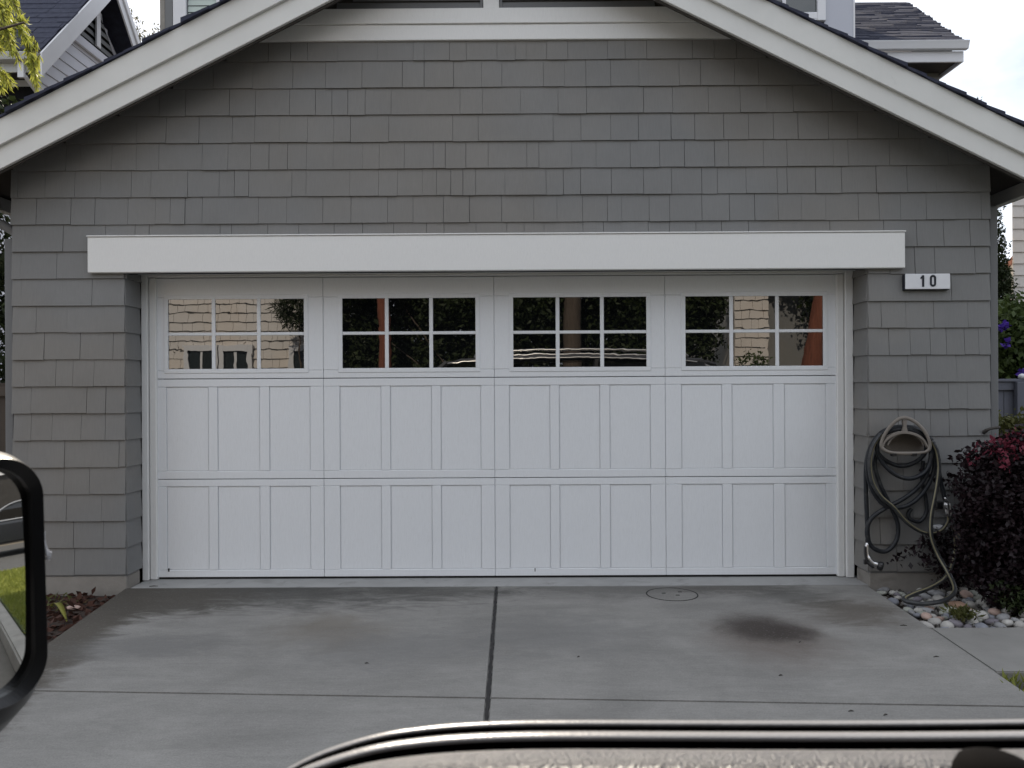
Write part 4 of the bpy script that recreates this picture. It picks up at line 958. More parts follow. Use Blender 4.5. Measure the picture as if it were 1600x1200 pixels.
# wing with the hip roof on the right
YR = 10.0
e0, e1 = atY(1500, 66, YR), atY(1365, 66, YR)
ex = atY(1509, 66, YR).x; ez = atY(1450, 66, YR).z
wx = atY(1466, 110, YR + 0.45).x
box_ob('wing_wall', M['shingle'], house, hx1 - 0.1, wx, YR + 0.45, YR + 6, 2.4, ez - 0.2)
mb = MB()
zc = atY(1420, 97, YR + .45).z
for k in range(5):
    z = ez - 0.22 - 0.18 * (k + 1); mb.add([(hx1, YR + 0.43, z), (wx + 0.008, YR + 0.43, z), (wx + 0.008, YR + 0.449, z), (hx1, YR + 0.449, z), (hx1, YR + 0.444, z + .185), (wx + 0.002, YR + 0.444, z + .185), (wx + .002, YR + 0.449, z + .185), (hx1, YR + 0.449, z + .185)],
        [(0, 3, 2, 1), (4, 5, 6, 7), (0, 1, 5, 4), (1, 2, 6, 5), (2, 3, 7, 6), (3, 0, 4, 7)])
mb.build('wing_siding', M['shingle'], house)
fz0, fz1 = atY(1450, 97, YR).z, atY(1450, 80, YR).z
box_ob('fascia', M['whitefar'], house, hx1 - 0.3, atY(1506, 90, YR).x, YR, YR + 0.03, fz0, fz1, 0.004)
box_ob('side_fascia', M['whitefar'], house, atY(1506, 90, YR).x - 0.03, atY(1506, 90, YR).x, YR + 0.032, YR + 6, fz0, fz1, 0.004)
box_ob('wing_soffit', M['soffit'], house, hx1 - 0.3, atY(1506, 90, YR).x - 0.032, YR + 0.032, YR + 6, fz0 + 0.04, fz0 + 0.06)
yg = YR - 0.09
MB().ext([(hx1 - 0.3, YR - 0.003, fz1), (hx1 - 0.3, yg + 0.02, fz1), (hx1 - 0.3, yg, fz1 + 0.06), (hx1 - 0.3, yg - 0.015, fz1 + 0.10), (hx1 - 0.3, YR - 0.003, fz1 + 0.10)], (ex - hx1 + 0.3, 0, 0)).build('gutter', M['whitefar'], house, bevel=0.006)
# hip roof courses
hip_dx = 1.0
t0 = atY(1416, 0, YR); 
def roof_courses(name, xa, xb, y0, z0, slope, n, dx_left, dx_right, parent, exposure=0.12, axis='y', mat='roof', seedw=(0.2, 0.4)):
    mb = MB()
    for i in range(n):
        ya, yb_ = y0 + i * exposure, y0 + (i + 1) * exposure + 0.03
        za, zb = z0 + (ya - y0) * slope, z0 + (yb_ - y0) * slope
        x = xa + dx_left * (ya - y0); xe = xb - dx_right * (ya - y0)
        while x < xe - 0.02:
            x2 = min(x + rnd.uniform(*seedw), xe + rnd.uniform(-0.01, 0.03)); t = rnd.uniform(0.012, 0.026)
            mb.add([(x, ya, za + t), (x2, ya, za + t), (x2, yb_, zb + 0.004), (x, yb_, zb + 0.004), (x, ya, za - 0.01), (x2, ya, za - 0.01), (x2, yb_, zb - 0.01), (x, yb_, zb - 0.01)],
                   [(0, 1, 2, 3), (4, 7, 6, 5), (0, 4, 5, 1), (1, 5, 6, 2), (2, 6, 7, 3), (3, 7, 4, 0)])
            x = x2 + 0.004
    return mb.build(name, M[mat], parent, kind='stuff')
# slope such that the hip runs from (1508,65) to (1416,0)
zr0 = fz1 + 0.11
srf = 0.62
# find how far back the hip crosses the top of the frame
yy = YR; 
while True:
    zz = zr0 + (yy - YR) * srf; q = atY(1416, 0, yy)
    if zz >= q.z or yy > YR + 4: break
    yy += 0.02
hipr = (ex - atY(1416, 0, yy).x) / (yy - YR)
roof_courses('roof_shingles', hx1 - 0.3, ex - 0.06, YR - 0.05, zr0, srf, 31, 0.0, hipr, house)
MB().add([(ex - 0.06, YR - 0.05, zr0 - 0.02), (ex - 0.06, YR + 6, zr0 - 0.02), (ex - 0.06 - hipr * 3.6, YR + 3.6, zr0 + 3.6 * srf - 0.02), (ex - 0.06 - hipr * 3.6, YR + 6, zr0 + 3.6 * srf - 0.02)], [(0, 1, 3, 2)]).build('hip_side', M['roof'], house)
# roof over the bay, above the frame
MB().ext([(hx0 - 0.4, YM - 0.4, HZT), (hx1 + 0.4, YM - 0.4, HZT), (hx1 + 0.4, YM + 2.5, HZT + 1.0), (hx0 - 0.4, YM + 2.5, HZT + 1.0)], (0, 0, 0.08)).build('bay_roof', M['roof'], house)
MB().ext([(hx0 - 0.4, YM + 2.6, HZT + 1.0), (hx1 + 0.4, YM + 2.6, HZT + 1.0), (hx1 + 0.4, YM + 6.5, HZT - 0.2), (hx0 - 0.4, YM + 6.5, HZT - 0.2)], (0, 0, 0.08)).build('bay_roof', M['roof'], house)

# ------------------------------------------------------------------ neighbour on the left
XN = -6.85
nb = thing('neighbour_house', (-9, 13, 0), 'pale neighbouring house with dark shingle roof and lap sided gable at the top left', 'house')
yn0 = atX(60, 140, XN).y
ridgeY, ridgeZ = 12.9, 8.15
rake_s = 1.06
box_ob('wall', M['siding'], nb, -13, XN - 0.001, yn0, 15.2, 0, 6.0)
MB().ext([(XN - 0.1, yn0, 6.0), (XN - 0.1, 15.2, 6.0), (XN - 0.1, ridgeY, 6.0 + (ridgeY - yn0) * rake_s)], (0.098, 0, 0)).build('gable_wall', M['siding'], nb)
# lap boards on the gable wall, each a part
zb = 4.55; k = 0
while zb < 7.6:
    ya = yn0 if zb < 6.0 else yn0 + (zb - 6.0) / rake_s; ye = 15.2 if zb < 6.0 else 2 * ridgeY - ya
    if ye - ya < 0.3: break
    t = 0.02
    MB().add([(XN, ya, zb), (XN + t, ya, zb), (XN + t, ye, zb), (XN, ye, zb), (XN, ya, zb + .172), (XN + 0.006, ya, zb + .172), (XN + 0.006, ye, zb + .172), (XN, ye, zb + .172)],
             [(0, 3, 2, 1), (4, 5, 6, 7), (0, 1, 5, 4), (1, 2, 6, 5), (2, 3, 7, 6), (3, 0, 4, 7)]).build('siding_board', M['siding'], nb)
    zb += 0.181
# louvre under the gable peak
zl = atX(158, 104, XN).z
zv = 6.93
MB().ext([(XN + 0.022, yn0 + (zv - 6.0) / rake_s, zv), (XN + 0.022, 2 * ridgeY - yn0 - (zv - 6.0) / rake_s, zv), (XN + 0.022, ridgeY, 6.0 + (ridgeY - yn0) * rake_s)], (0.004, 0, 0)).build('gable_vent', M['shade_black'], nb)  # black sheet paints the dark of the recess behind the slats
box_ob('vent_sill', M['siding'], nb, XN + 0.027, XN + 0.075, yn0 + (zv - .14 - 6.0) / rake_s, 2 * ridgeY - yn0 - (zv - .14 - 6.0) / rake_s, zv - .15, zv - 0.01, .004)
for i in range(6):
    z = zv + 0.03 + i * 0.13; ya = yn0 + (z + .1 - 6.0) / rake_s; ye = 2 * ridgeY - ya
    if ye - ya < 0.2: break
    MB().add([(XN + 0.05, ya, z), (XN + 0.06, ya, z), (XN + 0.06, ye, z), (XN + 0.05, ye, z), (XN + 0.028, ya, z + .09), (XN + 0.036, ya, z + .09), (XN + 0.036, ye, z + .09), (XN + 0.028, ye, z + .09)],
             [(0, 3, 2, 1), (4, 5, 6, 7), (0, 1, 5, 4), (1, 2, 6, 5), (2, 3, 7, 6), (3, 0, 4, 7)]).build('slat', M['corner'], nb)
box_ob('vent_post', M['whitefar'], nb, XN + 0.072, XN + 0.10, ridgeY - 0.14, ridgeY - 0.02, 6.95, ridgeZ - .1)
XR_ = -6.50
def rake(side, name, dz0, dz1, x0, x1):
    ye = ridgeY - side * 2.05
    MB().ext([(x0, ridgeY, ridgeZ + dz0), (x0, ye, ridgeZ + dz0 - 2.05 * rake_s), (x0, ye, ridgeZ + dz1 - 2.05 * rake_s), (x0, ridgeY, ridgeZ + dz1)], (x1 - x0, 0, 0)).build(name, M['whitefar'], nb, bevel=0.004)
rake(1, 'rake_board', -0.30, 0.04, XR_ - 0.03, XR_)
rake(-1, 'rake_board', -0.30, 0.04, XR_ - 0.03, XR_)
rake(-1, 'rake_trim', -0.10, 0.05, XR_ + 0.001, XR_ + 0.03)
MB().ext([(XN, ridgeY, ridgeZ - .02), (XN, ridgeY + 2.05, ridgeZ - .02 - 2.05 * rake_s), (XN, ridgeY + 2.05, ridgeZ + .03 - 2.05 * rake_s), (XN, ridgeY, ridgeZ + .03)], (XR_ - XN - 0.035, 0, 0)).build('rake_soffit', M['soffit'], nb)
# front roof slope facing the street
yfr = ridgeY - 2.0
roof_courses('roof_shingles', -13.5, XR_ - 0.04, yfr, ridgeZ + 0.05 - 2.0 * rake_s, rake_s, 17, 0, 0, nb, 0.122)
MB().ext([(-13.5, yfr, ridgeZ + .01 - 2.0 * rake_s), (-13.5, ridgeY, ridgeZ + .01), (-13.5, 15, ridgeZ - 2.2), (-13.5, 15, ridgeZ - 2.26), (-13.5, ridgeY, ridgeZ - .05), (-13.5, yfr, ridgeZ - .05 - 2.0 * rake_s)], (7.0 - 0.05, 0, 0)).build('roof', M['roof'], nb)
ge = atY(30, 82, yfr - 0.05)
gz0, gz1 = atY(30, 95, yfr - 0.05).z, atY(30, 82, yfr - 0.05).z
MB().ext([(-13.5, yfr + 0.03, gz0), (-13.5, yfr - 0.08, gz0 + .01), (-13.5, yfr - 0.10, gz1 - .02), (-13.5, yfr - 0.10, gz1), (-13.5, yfr + .03, gz1)], (-6.56 + 13.5, 0, 0)).build('gutter', M['galv'], nb, bevel=0.005)
fz0 = atY(30, 113, yfr + 0.04).z
box_ob('fascia', M['galv'], nb, -13.5, -6.545, yfr + 0.035, yfr + 0.065, fz0, gz0 + .05, 0.004)
box_ob('soffit', M['soffit'], nb, -13.5, XN - 0.0, yfr + 0.066, yn0, fz0 + 0.05, fz0 + 0.07)
# eave bracket; near-black panel paints in the shade under the eave
bx0, bx1 = atY(29, 110, yfr + .02).x, atY(39, 110, yfr + .02).x
box_ob('eave_bracket', M['whitefar'], nb, bx0, bx1, yfr - 0.01, yfr + 0.034, atY(30, 121, yfr).z, gz0 + 0.02, 0.004)
box_ob('eave_shade_panel', M['shade_black'], nb, -12.0, XN - 0.06, yn0 - 0.02, yn0 - 0.001, 3.9, fz0 - 0.05)
p0, p1 = atY(39, 119, yfr + .05), atY(62, 150, yn0 - .03)
MB().tube([p0, p1], 0.035, 4).build('brace', M['whitefar'], nb)

# ------------------------------------------------------------------ trees and greenery in view
def limb(mb, a, b, r0_, r1_, bend=0.1, seg=8):
    a, b = Vector(a), Vector(b); L = (b - a).length
    m1 = a.lerp(b, .35) + Vector((rnd.uniform(-1, 1), rnd.uniform(-1, 1), rnd.uniform(-.3, .3))) * bend * L
    m2 = a.lerp(b, .7) + Vector((rnd.uniform(-1, 1), rnd.uniform(-1, 1), rnd.uniform(-.3, .3))) * bend * L
    pts = spline([a, m1, m2, b], 5); n = len(pts)
    mb.tube(pts, [r0_ + (r1_ - r0_) * i / (n - 1) for i in range(n)], seg); return pts
# lime feathery tree by the left edge
lt = thing('feathery_tree', (-6.6, 7.4, -0.06), 'lime green feathery tree hanging into the top left corner', 'tree')
mb = MB(); limb(mb, (-6.6, 7.4, -0.1), (-6.2, 7.0, 4.6), 0.13, 0.07, 0.03)
sprays = []
for (px, py) in ((-30, -40), (10, -30), (45, -25), (-10, 30), (20, 40), (-40, 90), (-20, 110), (30, -60), (-60, 20), (60, -50), (25, 45), (-5, 70), (0, -10), (38, 35)):
    e = atY(px, py, rnd.uniform(6.2, 7.0)); limb(mb, (-6.2, 7.0, 4.5 + rnd.uniform(-.6, .1)), e, 0.03, 0.008, 0.06, 5); sprays.append(e)
pts_, dirs_ = [], []
def spray(start, end, sag, n_side):
    a, b = Vector(start), Vector(end); P_ = spline([a, a.lerp(b, .5) + Vector((0, 0, sag)), b], 8)
    mb.tube(P_, 0.004, 4)
    for p, q in zip(P_[:-1], P_[1:]):
        t = (q - p).normalized()
        for _ in range(n_side):
            u = p.lerp(q, rnd.random()); sd = Vector((rnd.uniform(-1, 1), rnd.uniform(-1, 1), rnd.uniform(-1.4, -0.1)))
            pts_.append(u); dirs_.append(t * 0.8 + sd.normalized() * 0.6)
for (a, b) in (((-20, -30), (26, 12)), ((0, -40), (14, 40)), ((-20, 10), (22, 75)), ((-10, 20), (30, 95)), ((10, 30), (42, 62)), ((36, 55), (58, 138)), ((22, 34), (40, 44)), ((40, 60), (52, 100)), ((-15, 50), (10, 70)), ((-30, 60), (0, 78)), ((-20, 110), (2, 138)), ((-10, 112), (12, 132)), ((-25, 105), (18, 128)), ((10, -10), (28, 14)), ((-5, 0), (10, 50)), ((5, 20), (22, 60)), ((-12, -5), (6, 30)), ((34, 50), (48, 85)), ((44, 80), (56, 120)), ((-30, -10), (4, 20)), ((2, 36), (18, 80)), ((38, 90), (57, 128))):
    Y = rnd.uniform(6.2, 6.9); spray(atY(a[0], a[1], Y), atY(b[0], b[1], Y), 0.05, 6)
    spray(atY(a[0], a[1], Y) + Vector((.04, .1, .02)), atY(b[0] - 4, b[1] - 6, Y + .1), 0.03, 3)
P = np.array([tuple(p) for p in pts_]); D = np.array([tuple(d) for d in dirs_])
leaf_mesh('leaves', P, 0.078, M['leaf_lime'], lt, 0.15, dirs=D, jitter=0.25)
bl = [(-6.3, 7.2, 5.2, .9, .8, .8), (-6.9, 7.6, 5.8, .9, .8, .8), (-5.9, 7.4, 6.2, .8, .8, .7)]
leaf_mesh('crown', clumped(bl, 260, 14, .12), 0.10, M['leaf_lime'], lt, 0.2)
mb.build('trunk', M['bark'], lt, smooth=True)
# dark bush at the left under the neighbour's eave
def bush(name, loc, blobs, n, per, cs, size, mat, label, cat='bush', aspect=.55, stems=True, group=None):
    t = thing(name, loc, label, cat, group)
    leaf_mesh('foliage', clumped(blobs, n, per, cs), size, M[mat], t, aspect)
    if stems:
        mb = MB()
        for b in blobs[:8]: limb(mb, (loc[0] + rnd.uniform(-.08, .08), loc[1] + rnd.uniform(-.08, .08), loc[2]), b[:3], 0.02 + 0.01 * b[5], 0.008, 0.05, 6)
        mb.build('stem', M['bark'], t, smooth=True)
    return t
p = atY(8, 165, 8.4)
bush('dark_bush', (p.x - .3, 8.4, -0.06), [(p.x, 8.4, p.z - .15, .22, .3, .25), (p.x - .4, 8.4, p.z + .05, .4, .4, .4), (p.x - .7, 8.5, p.z - .6, .5, .5, .7), (p.x - .3, 8.5, p.z - 1.2, .5, .5, .9), (p.x - .3, 8.5, p.z - 2.4, .5, .5, 1.0)], 700, 14, .06, .075, 'leaf_dark', 'tall dark leafy bush beyond the left eave of the garage')
# thin sprigs of a far tree above the roof
ft = thing('far_tree', (atY(225, 60, 21).x, 21, -0.06), 'thin leaved far tree top against the white sky left of the upper house', 'tree')
mb = MB(); c0_ = atY(228, 200, 21); limb(mb, (c0_.x, 21, -0.1), c0_, 0.16, 0.06, 0.03)
pts2 = []
for (a, b) in (((225, 150), (202, 16)), ((225, 150), (212, 30)), ((225, 140), (208, 60)), ((228, 150), (216, 55)), ((232, 150), (230, 52)), ((238, 150), (240, 48)), ((230, 160), (222, 70)), ((245, 150), (247, 45)), ((215, 140), (205, 40))):
    L_ = limb(mb, atY(a[0], a[1], 21), atY(b[0], b[1], 21), 0.022, 0.006, 0.05, 5)
    for p in L_[4:]:
        for _ in range(7): pts2.append(p + Vector((rnd.gauss(0, .07), rnd.gauss(0, .07), rnd.gauss(0, .07))))
pts2 += [Vector(atY(rnd.uniform(206, 250), rnd.uniform(58, 110), 21)) for _ in range(200)]
leaf_mesh('leaves', np.array([tuple(p) for p in pts2]), 0.11, M['leaf_dry'], ft, 0.45)
mb.build('trunk', M['bark'], ft, smooth=True)
# cypress on the right
YC = 12.0
cy = thing('cypress_tree', (atY(1556, 600, YC).x, YC, -0.06), 'tall narrow dark cypress behind the right corner of the garage', 'tree')
cp = atY(1553, 330, YC); bl = []
for i in range(22):
    t = i / 21; py = 318 + t * 330; r = 0.11 + 0.16 * min(1, t * 2.0); x = atY(1546 + 8 * min(1, t * 2), py, YC)
    bl.append((x.x + rnd.uniform(-.03, .03), YC + rnd.uniform(-.05, .05), x.z, r, r, r * 1.1))
leaf_mesh('crown', clumped(bl, 2600, 12, .035), 0.06, M['leaf_dark'], cy, 0.4)
mb = MB(); mb.tube([(cp.x + .05, YC, -0.1), (cp.x + .03, YC, 2), (cp.x, YC, cp.z)], [.09, .06, .015], 8); mb.build('trunk', M['bark'], cy)
# flowering climber bush
YBu = 9.2
bl = [(*ps(px, py, YBu + dy), r, r, r) for px, py, dy, r in ((1562, 520, 0, .22), (1590, 505, .2, .25), (1620, 520, 0, .3), (1560, 560, 0, .22), (1595, 555, 0, .26), (1570, 600, 0, .22), (1610, 590, .1, .26), (1575, 640, .1, .25), (1640, 560, .2, .35), (1600, 490, .3, .15), (1555, 500, .1, .12))]
fb = bush('flowering_bush', (atY(1590, 600, YBu).x, YBu, -0.06), bl, 900, 11, .06, .085, 'leaf_mid', 'green bush with purple flowers above the grey fence on the right')
for (px, py) in ((1567, 511), (1562, 513), (1571, 537), (1596, 583), (1571, 509)):
    c = np.array(ps(px, py, YBu - .33)); leaf_mesh('flower', c + nrng.normal(size=(12, 3)) * .016, 0.055, M['petal'], fb, 0.9)
# grey fence on the right
YF_ = 8.0
fx0, fx1 = atY(1535, 600, YF_).x, atY(1660, 600, YF_).x
fz = atY(1575, 592, YF_).z
fen = thing('board_fence', (fx0, YF_, -0.06), 'grey painted board fence with a white post cap beside the right wall', 'fence')
w = 0.108; x = fx0
while x < fx1 + 2.2:
    MB().box(x + .003, x + w - .003, YF_, YF_ + 0.018, -0.06, fz - 0.09 + rnd.uniform(-.004, .004)).build('plank', M['fence'], fen, bevel=0.003); x += w
box_ob('top_rail', M['fence'], fen, fx0, fx1 + 2.2, YF_ - 0.03, YF_ + 0.045, fz - 0.115, fz - 0.03, 0.004)
box_ob('cap_rail', M['fence'], fen, fx0, fx1 + 2.2, YF_ - 0.05, YF_ + 0.065, fz - 0.029, fz, 0.004)
pxp = atY(1592, 640, YF_ - .03)
box_ob('post', M['fence'], fen, pxp.x - 0.05, pxp.x + 0.045, YF_ - 0.085, YF_ - 0.031, -0.06, fz - 0.03, 0.005)
cap = MB().tube([(pxp.x + .035, YF_ - .03, fz + .0005), (pxp.x + .035, YF_ - .03, fz + .012), (pxp.x + .035, YF_ - .03, fz + .03), (pxp.x + .035, YF_ - .03, fz + .045), (pxp.x + .035, YF_ - .03, fz + .052)], [.025, .035, .038, .026, .008], 12).build('post_cap', M['whitefar'], fen, smooth=True)
# low olive bush before the fence
bl = [(*ps(px, py, 7.2), .13, .12, .12) for px, py in ((1560, 665), (1580, 672), (1600, 668), (1565, 690), (1595, 695), (1625, 690), (1560, 720), (1600, 730))]
bush('olive_bush', (atY(1585, 700, 7.2).x, 7.2, -0.06), bl, 260, 10, .035, .05, 'leaf_olive', 'low yellow green bush in front of the grey fence')
# tan shingled building far right, cream house with red roof beyond it
YT_ = 12.5
tx0 = atY(1583, 400, YT_).x
tb = thing('tan_building', (tx0 + 2, YT_ + 2, -0.06), 'tan shingled building at the far right edge', 'house')
MB().ext([(tx0, YT_, -0.06), (tx0 + 5, YT_, -0.06), (tx0 + 9.5, YT_ + 6, -0.06), (tx0 + 4.5, YT_ + 6, -0.06)], (0, 0, 5.36)).build('wall', M['tan'], tb)
k = 0; z = 0.9
while z < 5.0:
    x = tx0 - 0.015
    while x < tx0 + 1.6:
        x2 = x + rnd.uniform(.09, .22)
        MB().add([(x + .003, YT_ - .03, z), (x2, YT_ - .03, z), (x2, YT_ - .001, z), (x + .003, YT_ - .001, z), (x + .003, YT_ - .008, z + .19), (x2, YT_ - .008, z + .19), (x2, YT_ - .001, z + .19), (x + .003, YT_ - .001, z + .19)],
                 [(0, 3, 2, 1), (4, 5, 6, 7), (0, 1, 5, 4), (1, 2, 6, 5), (2, 3, 7, 6), (3, 0, 4, 7)]).build('shingle', M['tan'], tb); x = x2
    z += 0.183
chx = atY(1560, 440, 24)
ch = thing('cream_house', (chx.x + 1.5, 26, -0.06), 'cream house with a terracotta roof glimpsed beyond the cypress', 'house')
ca, cb = atY(1566, 420, 24), atY(1584, 398, 24)
sl_ = (cb.z - ca.z) / (cb.x - ca.x)
MB().ext([(ca.x, 24, -0.1), (ca.x + 5, 24, -0.1), (ca.x + 5, 24, ca.z), (ca.x + 2.5, 24, ca.z + 2.5 * sl_), (ca.x, 24, ca.z)], (3.6, 5, 0)).build('wall', M['cream'], ch)
for s_ in (1, -1):
    x0 = ca.x + 2.5 - s_ * 2.75
    MB().ext([(x0, 23.7, ca.z - .25 * sl_ + .02), (ca.x + 2.5, 23.7, ca.z + 2.5 * sl_ + .02), (ca.x + 2.5, 23.7, ca.z + 2.5 * sl_ + .2), (x0, 23.7, ca.z - .25 * sl_ + .2)], (4.0, 5.6, 0)).build('roof', M['terra'], ch)
# brown fence and shrubs at the left edge
bf = thing('brown_fence', (-5, 8.2, -0.06), 'dark brown fence seen past the left corner of the garage', 'fence')
x = -7.2
while x < -3.9:
    MB().box(x + .003, x + .137, 8.2, 8.22, -.06, 1.42).build('plank', M['fence_brown'], bf, bevel=.003); x += .14
box_ob('top_rail', M['fence_brown'], bf, -7.2, -3.9, 8.16, 8.199, 1.28, 1.38, .004)
bush('fence_shrub', (-5.3, 8.75, -.06), [(-5.3, 8.8, 1.7, .5, .3, .4), (-5.9, 8.8, 1.8, .5, .3, .5), (-5.5, 8.9, 2.3, .4, .3, .4), (-5.4, 8.8, .8, .5, .3, .8)], 330, 12, .06, .07, 'leaf_dark', 'dark shrub standing behind the brown fence at the left edge')
# seedling growing in the roof edge
q = atY(1527, 156, 4.98)
sd_ = thing('roof_seedling', (q.x, 4.98, q.z - .06), 'tiny seedling sprouting from the right roof edge', 'plant')
mb = MB()
for dx, dz in ((-.03, .05), (.0, .06), (.03, .045), (.015, .03)): mb.tube([(q.x, 4.98, q.z - .05), (q.x + dx * .5, 4.98, q.z - .02), (q.x + dx, 4.98, q.z - .04 + dz)], [.003, .002, .002], 4)
mb.build('stem', M['bark'], sd_)
leaf_mesh('leaves', np.array([(q.x, 4.98, q.z - .015)]) + nrng.normal(size=(16, 3)) * (.025, .01, .015), .018, M['leaf_dark'], sd_)

# ------------------------------------------------------------------ the vehicle the picture is taken from
ZS = -0.20
car = thing('parked_car', (0.6, -0.4, ZS), 'dark car parked across the driveway, its sunlit window sill and right mirror in view', 'car')
def rr_ring(w, h, r, n, fn):
    """rounded rectangle ring mapped by fn(u,v)"""
    out = []
    for (cx, cy, a0) in ((w / 2 - r, h / 2 - r, 0), (-w / 2 + r, h / 2 - r, 90), (-w / 2 + r, -h / 2 + r, 180), (w / 2 - r, -h / 2 + r, 270)):
        for k in range(n + 1):
            a = math.radians(a0 + 90 * k / n); out.append(fn(cx + r * math.cos(a), cy + r * math.sin(a)))
    return out
# door top / belt: profile swept along the window line
sill_path = [(300, 1330), (360, 1268), (420, 1219), (480, 1184), (540, 1161), (600, 1145), (660, 1136), (720, 1130.5), (800, 1127), (900, 1126), (1050, 1126.5), (1200, 1127), (1350, 1127), (1500, 1126), (1650, 1124), (1800, 1122), (2000, 1120)]
YS = 0.50
path = [atY(a, b, YS) for a, b in sill_path]; path = spline(path, 4)
path = path + [path[-1] + Vector((0.25, 0, 0.0)), path[-1] + Vector((0.7, 0, 0.01))]
def sweep(profile, name, m, smooth=True):
    """profile: list of (dy, dz) offsets from the outer top edge"""
    R = [[Vector((p.x, YS + dy, p.z + dz)) for dy, dz in profile] for p in path]
    return MB().loft(R, True, True).build(name, m, car, smooth=smooth)
def circ(cy, cz, ry, rz, n=12): return [(cy + ry * math.cos(2 * math.pi * k / n), cz + rz * math.sin(2 * math.pi * k / n)) for k in range(n)]
sweep(circ(0.001, -0.0020, 0.0034, 0.0015), 'outer_trim', M['lightplastic'])
sweep(circ(-0.0262, 0.0018, 0.0050, 0.0020), 'inner_trim', M['lightplastic'])
sweep([(0.010, -0.05), (0.010, -0.004), (0.004, -0.0035), (0.0015, -0.020), (-0.024, -0.020), (-0.040, -0.020), (-0.048, -0.05)], 'window_slot', M['slot'], False)
sweep([(-0.045, -0.04), (-0.045, -0.001), (-0.0465, 0.0028), (-0.051, 0.0052), (-0.062, 0.0082), (-0.074, 0.0102), (-0.081, 0.0098), (-0.088, 0.004), (-0.095, -0.008), (-0.105, -0.05), (-0.11, -0.25), (-0.06, -0.25)], 'door_top', M['grain'])
pk = atY(1555, 1209, 0.405)
MB().tube([(pk.x, 0.405, pk.z - .05), (pk.x, 0.405, pk.z), (pk.x, 0.405, pk.z + .006), (pk.x, .405, pk.z + .010)], [.020, .020, .017, .008], 16).build('lock_knob', M['slot'], car, smooth=True)
# outer door skin and body
zb_ = 1.075
mb = MB()
def side_ring(x, top, y_out, dy):
    return [(x, y_out - .05, top), (x, y_out, top - .03), (x, y_out + dy, top - .35), (x, y_out + dy * .8, 0.25), (x, y_out - .02, 0.05), (x, y_out - .09, 0.05), (x, y_out - .09, top)]
X_ = [(-2.75, .62), (-2.6, .78), (-1.9, .92), (-1.2, .96), (-0.62, .97), (-.35, .985), (-.15, 1.05), (0.0, 1.072), (.6, 1.074), (1.4, 1.08), (2.4, 1.09), (2.75, 1.06), (2.85, .9)]
R = [side_ring(x, t, 0.56 - (0.12 if abs(x) > 2.7 else 0), .07) for x, t in X_]
MB().loft(R).build('door_side', M['ownpaint'], car, smooth=False, bevel=0.01)
R = [[(p[0], -1.06 + (-p[1] + .0) + .32, p[2]) for p in r] for r in R]
MB().loft(R).build('far_side', M['ownpaint'], car)
MB().loft([[(-2.85, .40, .3), (-2.85, -1.15, .3), (-2.85, -1.15, .70), (-2.85, .40, .70)], [(-2.6, .45, .2), (-2.6, -1.2, .2), (-2.6, -1.2, .84), (-2.6, .45, .84)], [(-1.4, .455, .3), (-1.4, -1.2, .3), (-1.4, -1.2, .99), (-1.4, .455, .99)]]).build('hood', M['ownpaint'], car, bevel=.03, seg=2)
box_ob('floor_pan', M['rubber'], car, -1.3, 2.7, -1.15, .44, .05, .12)
MB().loft([[(2.72, .44, .1), (2.72, -1.18, .1), (2.72, -1.18, 1.05), (2.72, .44, 1.05)], [(2.9, .40, .2), (2.9, -1.12, .2), (2.9, -1.12, .95), (2.9, .40, .95)]]).build('tailgate', M['ownpaint'], car, bevel=.03)
# roof and pillars
R = []
for x, z, hw in ((-1.0, 1.70, .66), (-.75, 1.755, .72), (-.2, 1.80, .74), (.8, 1.82, .75), (1.8, 1.80, .74), (2.5, 1.75, .72), (2.72, 1.70, .68)):
    yc = -.36; R.append([(x, yc + hw, z - .06), (x, yc + hw * .93, z - .012), (x, yc + hw * .6, z), (x, yc - hw * .6, z), (x, yc - hw * .93, z - .012), (x, yc - hw, z - .06), (x, yc - hw * .9, z - .075), (x, yc + hw * .9, z - .075)])
MB().loft(R).build('roof', M['ownpaint'], car, smooth=True)
for yy_ in (.36, -1.08):
    s = 1 if yy_ > 0 else -1
    MB().tube([(-1.75, yy_ + s * .10, .97), (-1.35, yy_ + s * .06, 1.35), (-.92, yy_ - s * .0, 1.69)], [.05, .045, .04], 6).build('pillar', M['ownpaint'], car)
    MB().tube([(1.02, yy_ + s * .13, 1.06), (1.06, yy_ + s * .06, 1.4), (1.1, yy_ - s * .0, 1.73)], [.06, .055, .05], 6).build('pillar', M['black'], car)
    MB().tube([(2.62, yy_ + s * .09, 1.05), (2.58, yy_ + s * .04, 1.4), (2.5, yy_, 1.70)], [.09, .08, .06], 6).build('pillar', M['ownpaint'], car)
    MB().tube(spline([(-.55, yy_ - s * .06, 1.765), (-.4, yy_ - s * .06, 1.83), (.6, yy_ - s * .06, 1.865), (2.1, yy_ - s * .06, 1.845), (2.35, yy_ - s * .06, 1.765)], 6), .02, 8).build('roof_rail', M['chrome'], car, smooth=True)
    MB().tube(spline([(-.95, yy_ + s * .012, 1.675), (-.2, yy_ + s * .022, 1.735), (.8, yy_ + s * .022, 1.755), (1.8, yy_ + s * .022, 1.735), (2.5, yy_ + s * .012, 1.675), (2.66, yy_ + s * .05, 1.5), (2.60, yy_ + s * .10, 1.2)], 6), .014, 8).build('window_trim', M['chrome'], car, smooth=True)
MB().box(1.12, 2.52, .425, .432, 1.09, 1.68).build('rear_window', M['carglass'], car)
MB().box(-.30, 2.5, -1.155, -1.148, 1.09, 1.68).build('far_window', M['carglass'], car)
MB().add([(-1.72, .38, 1.0), (-1.72, -1.1, 1.0), (-.95, -1.0, 1.68), (-.95, .30, 1.68)], [(0, 1, 2, 3)]).build('windscreen', M['carglass'], car)
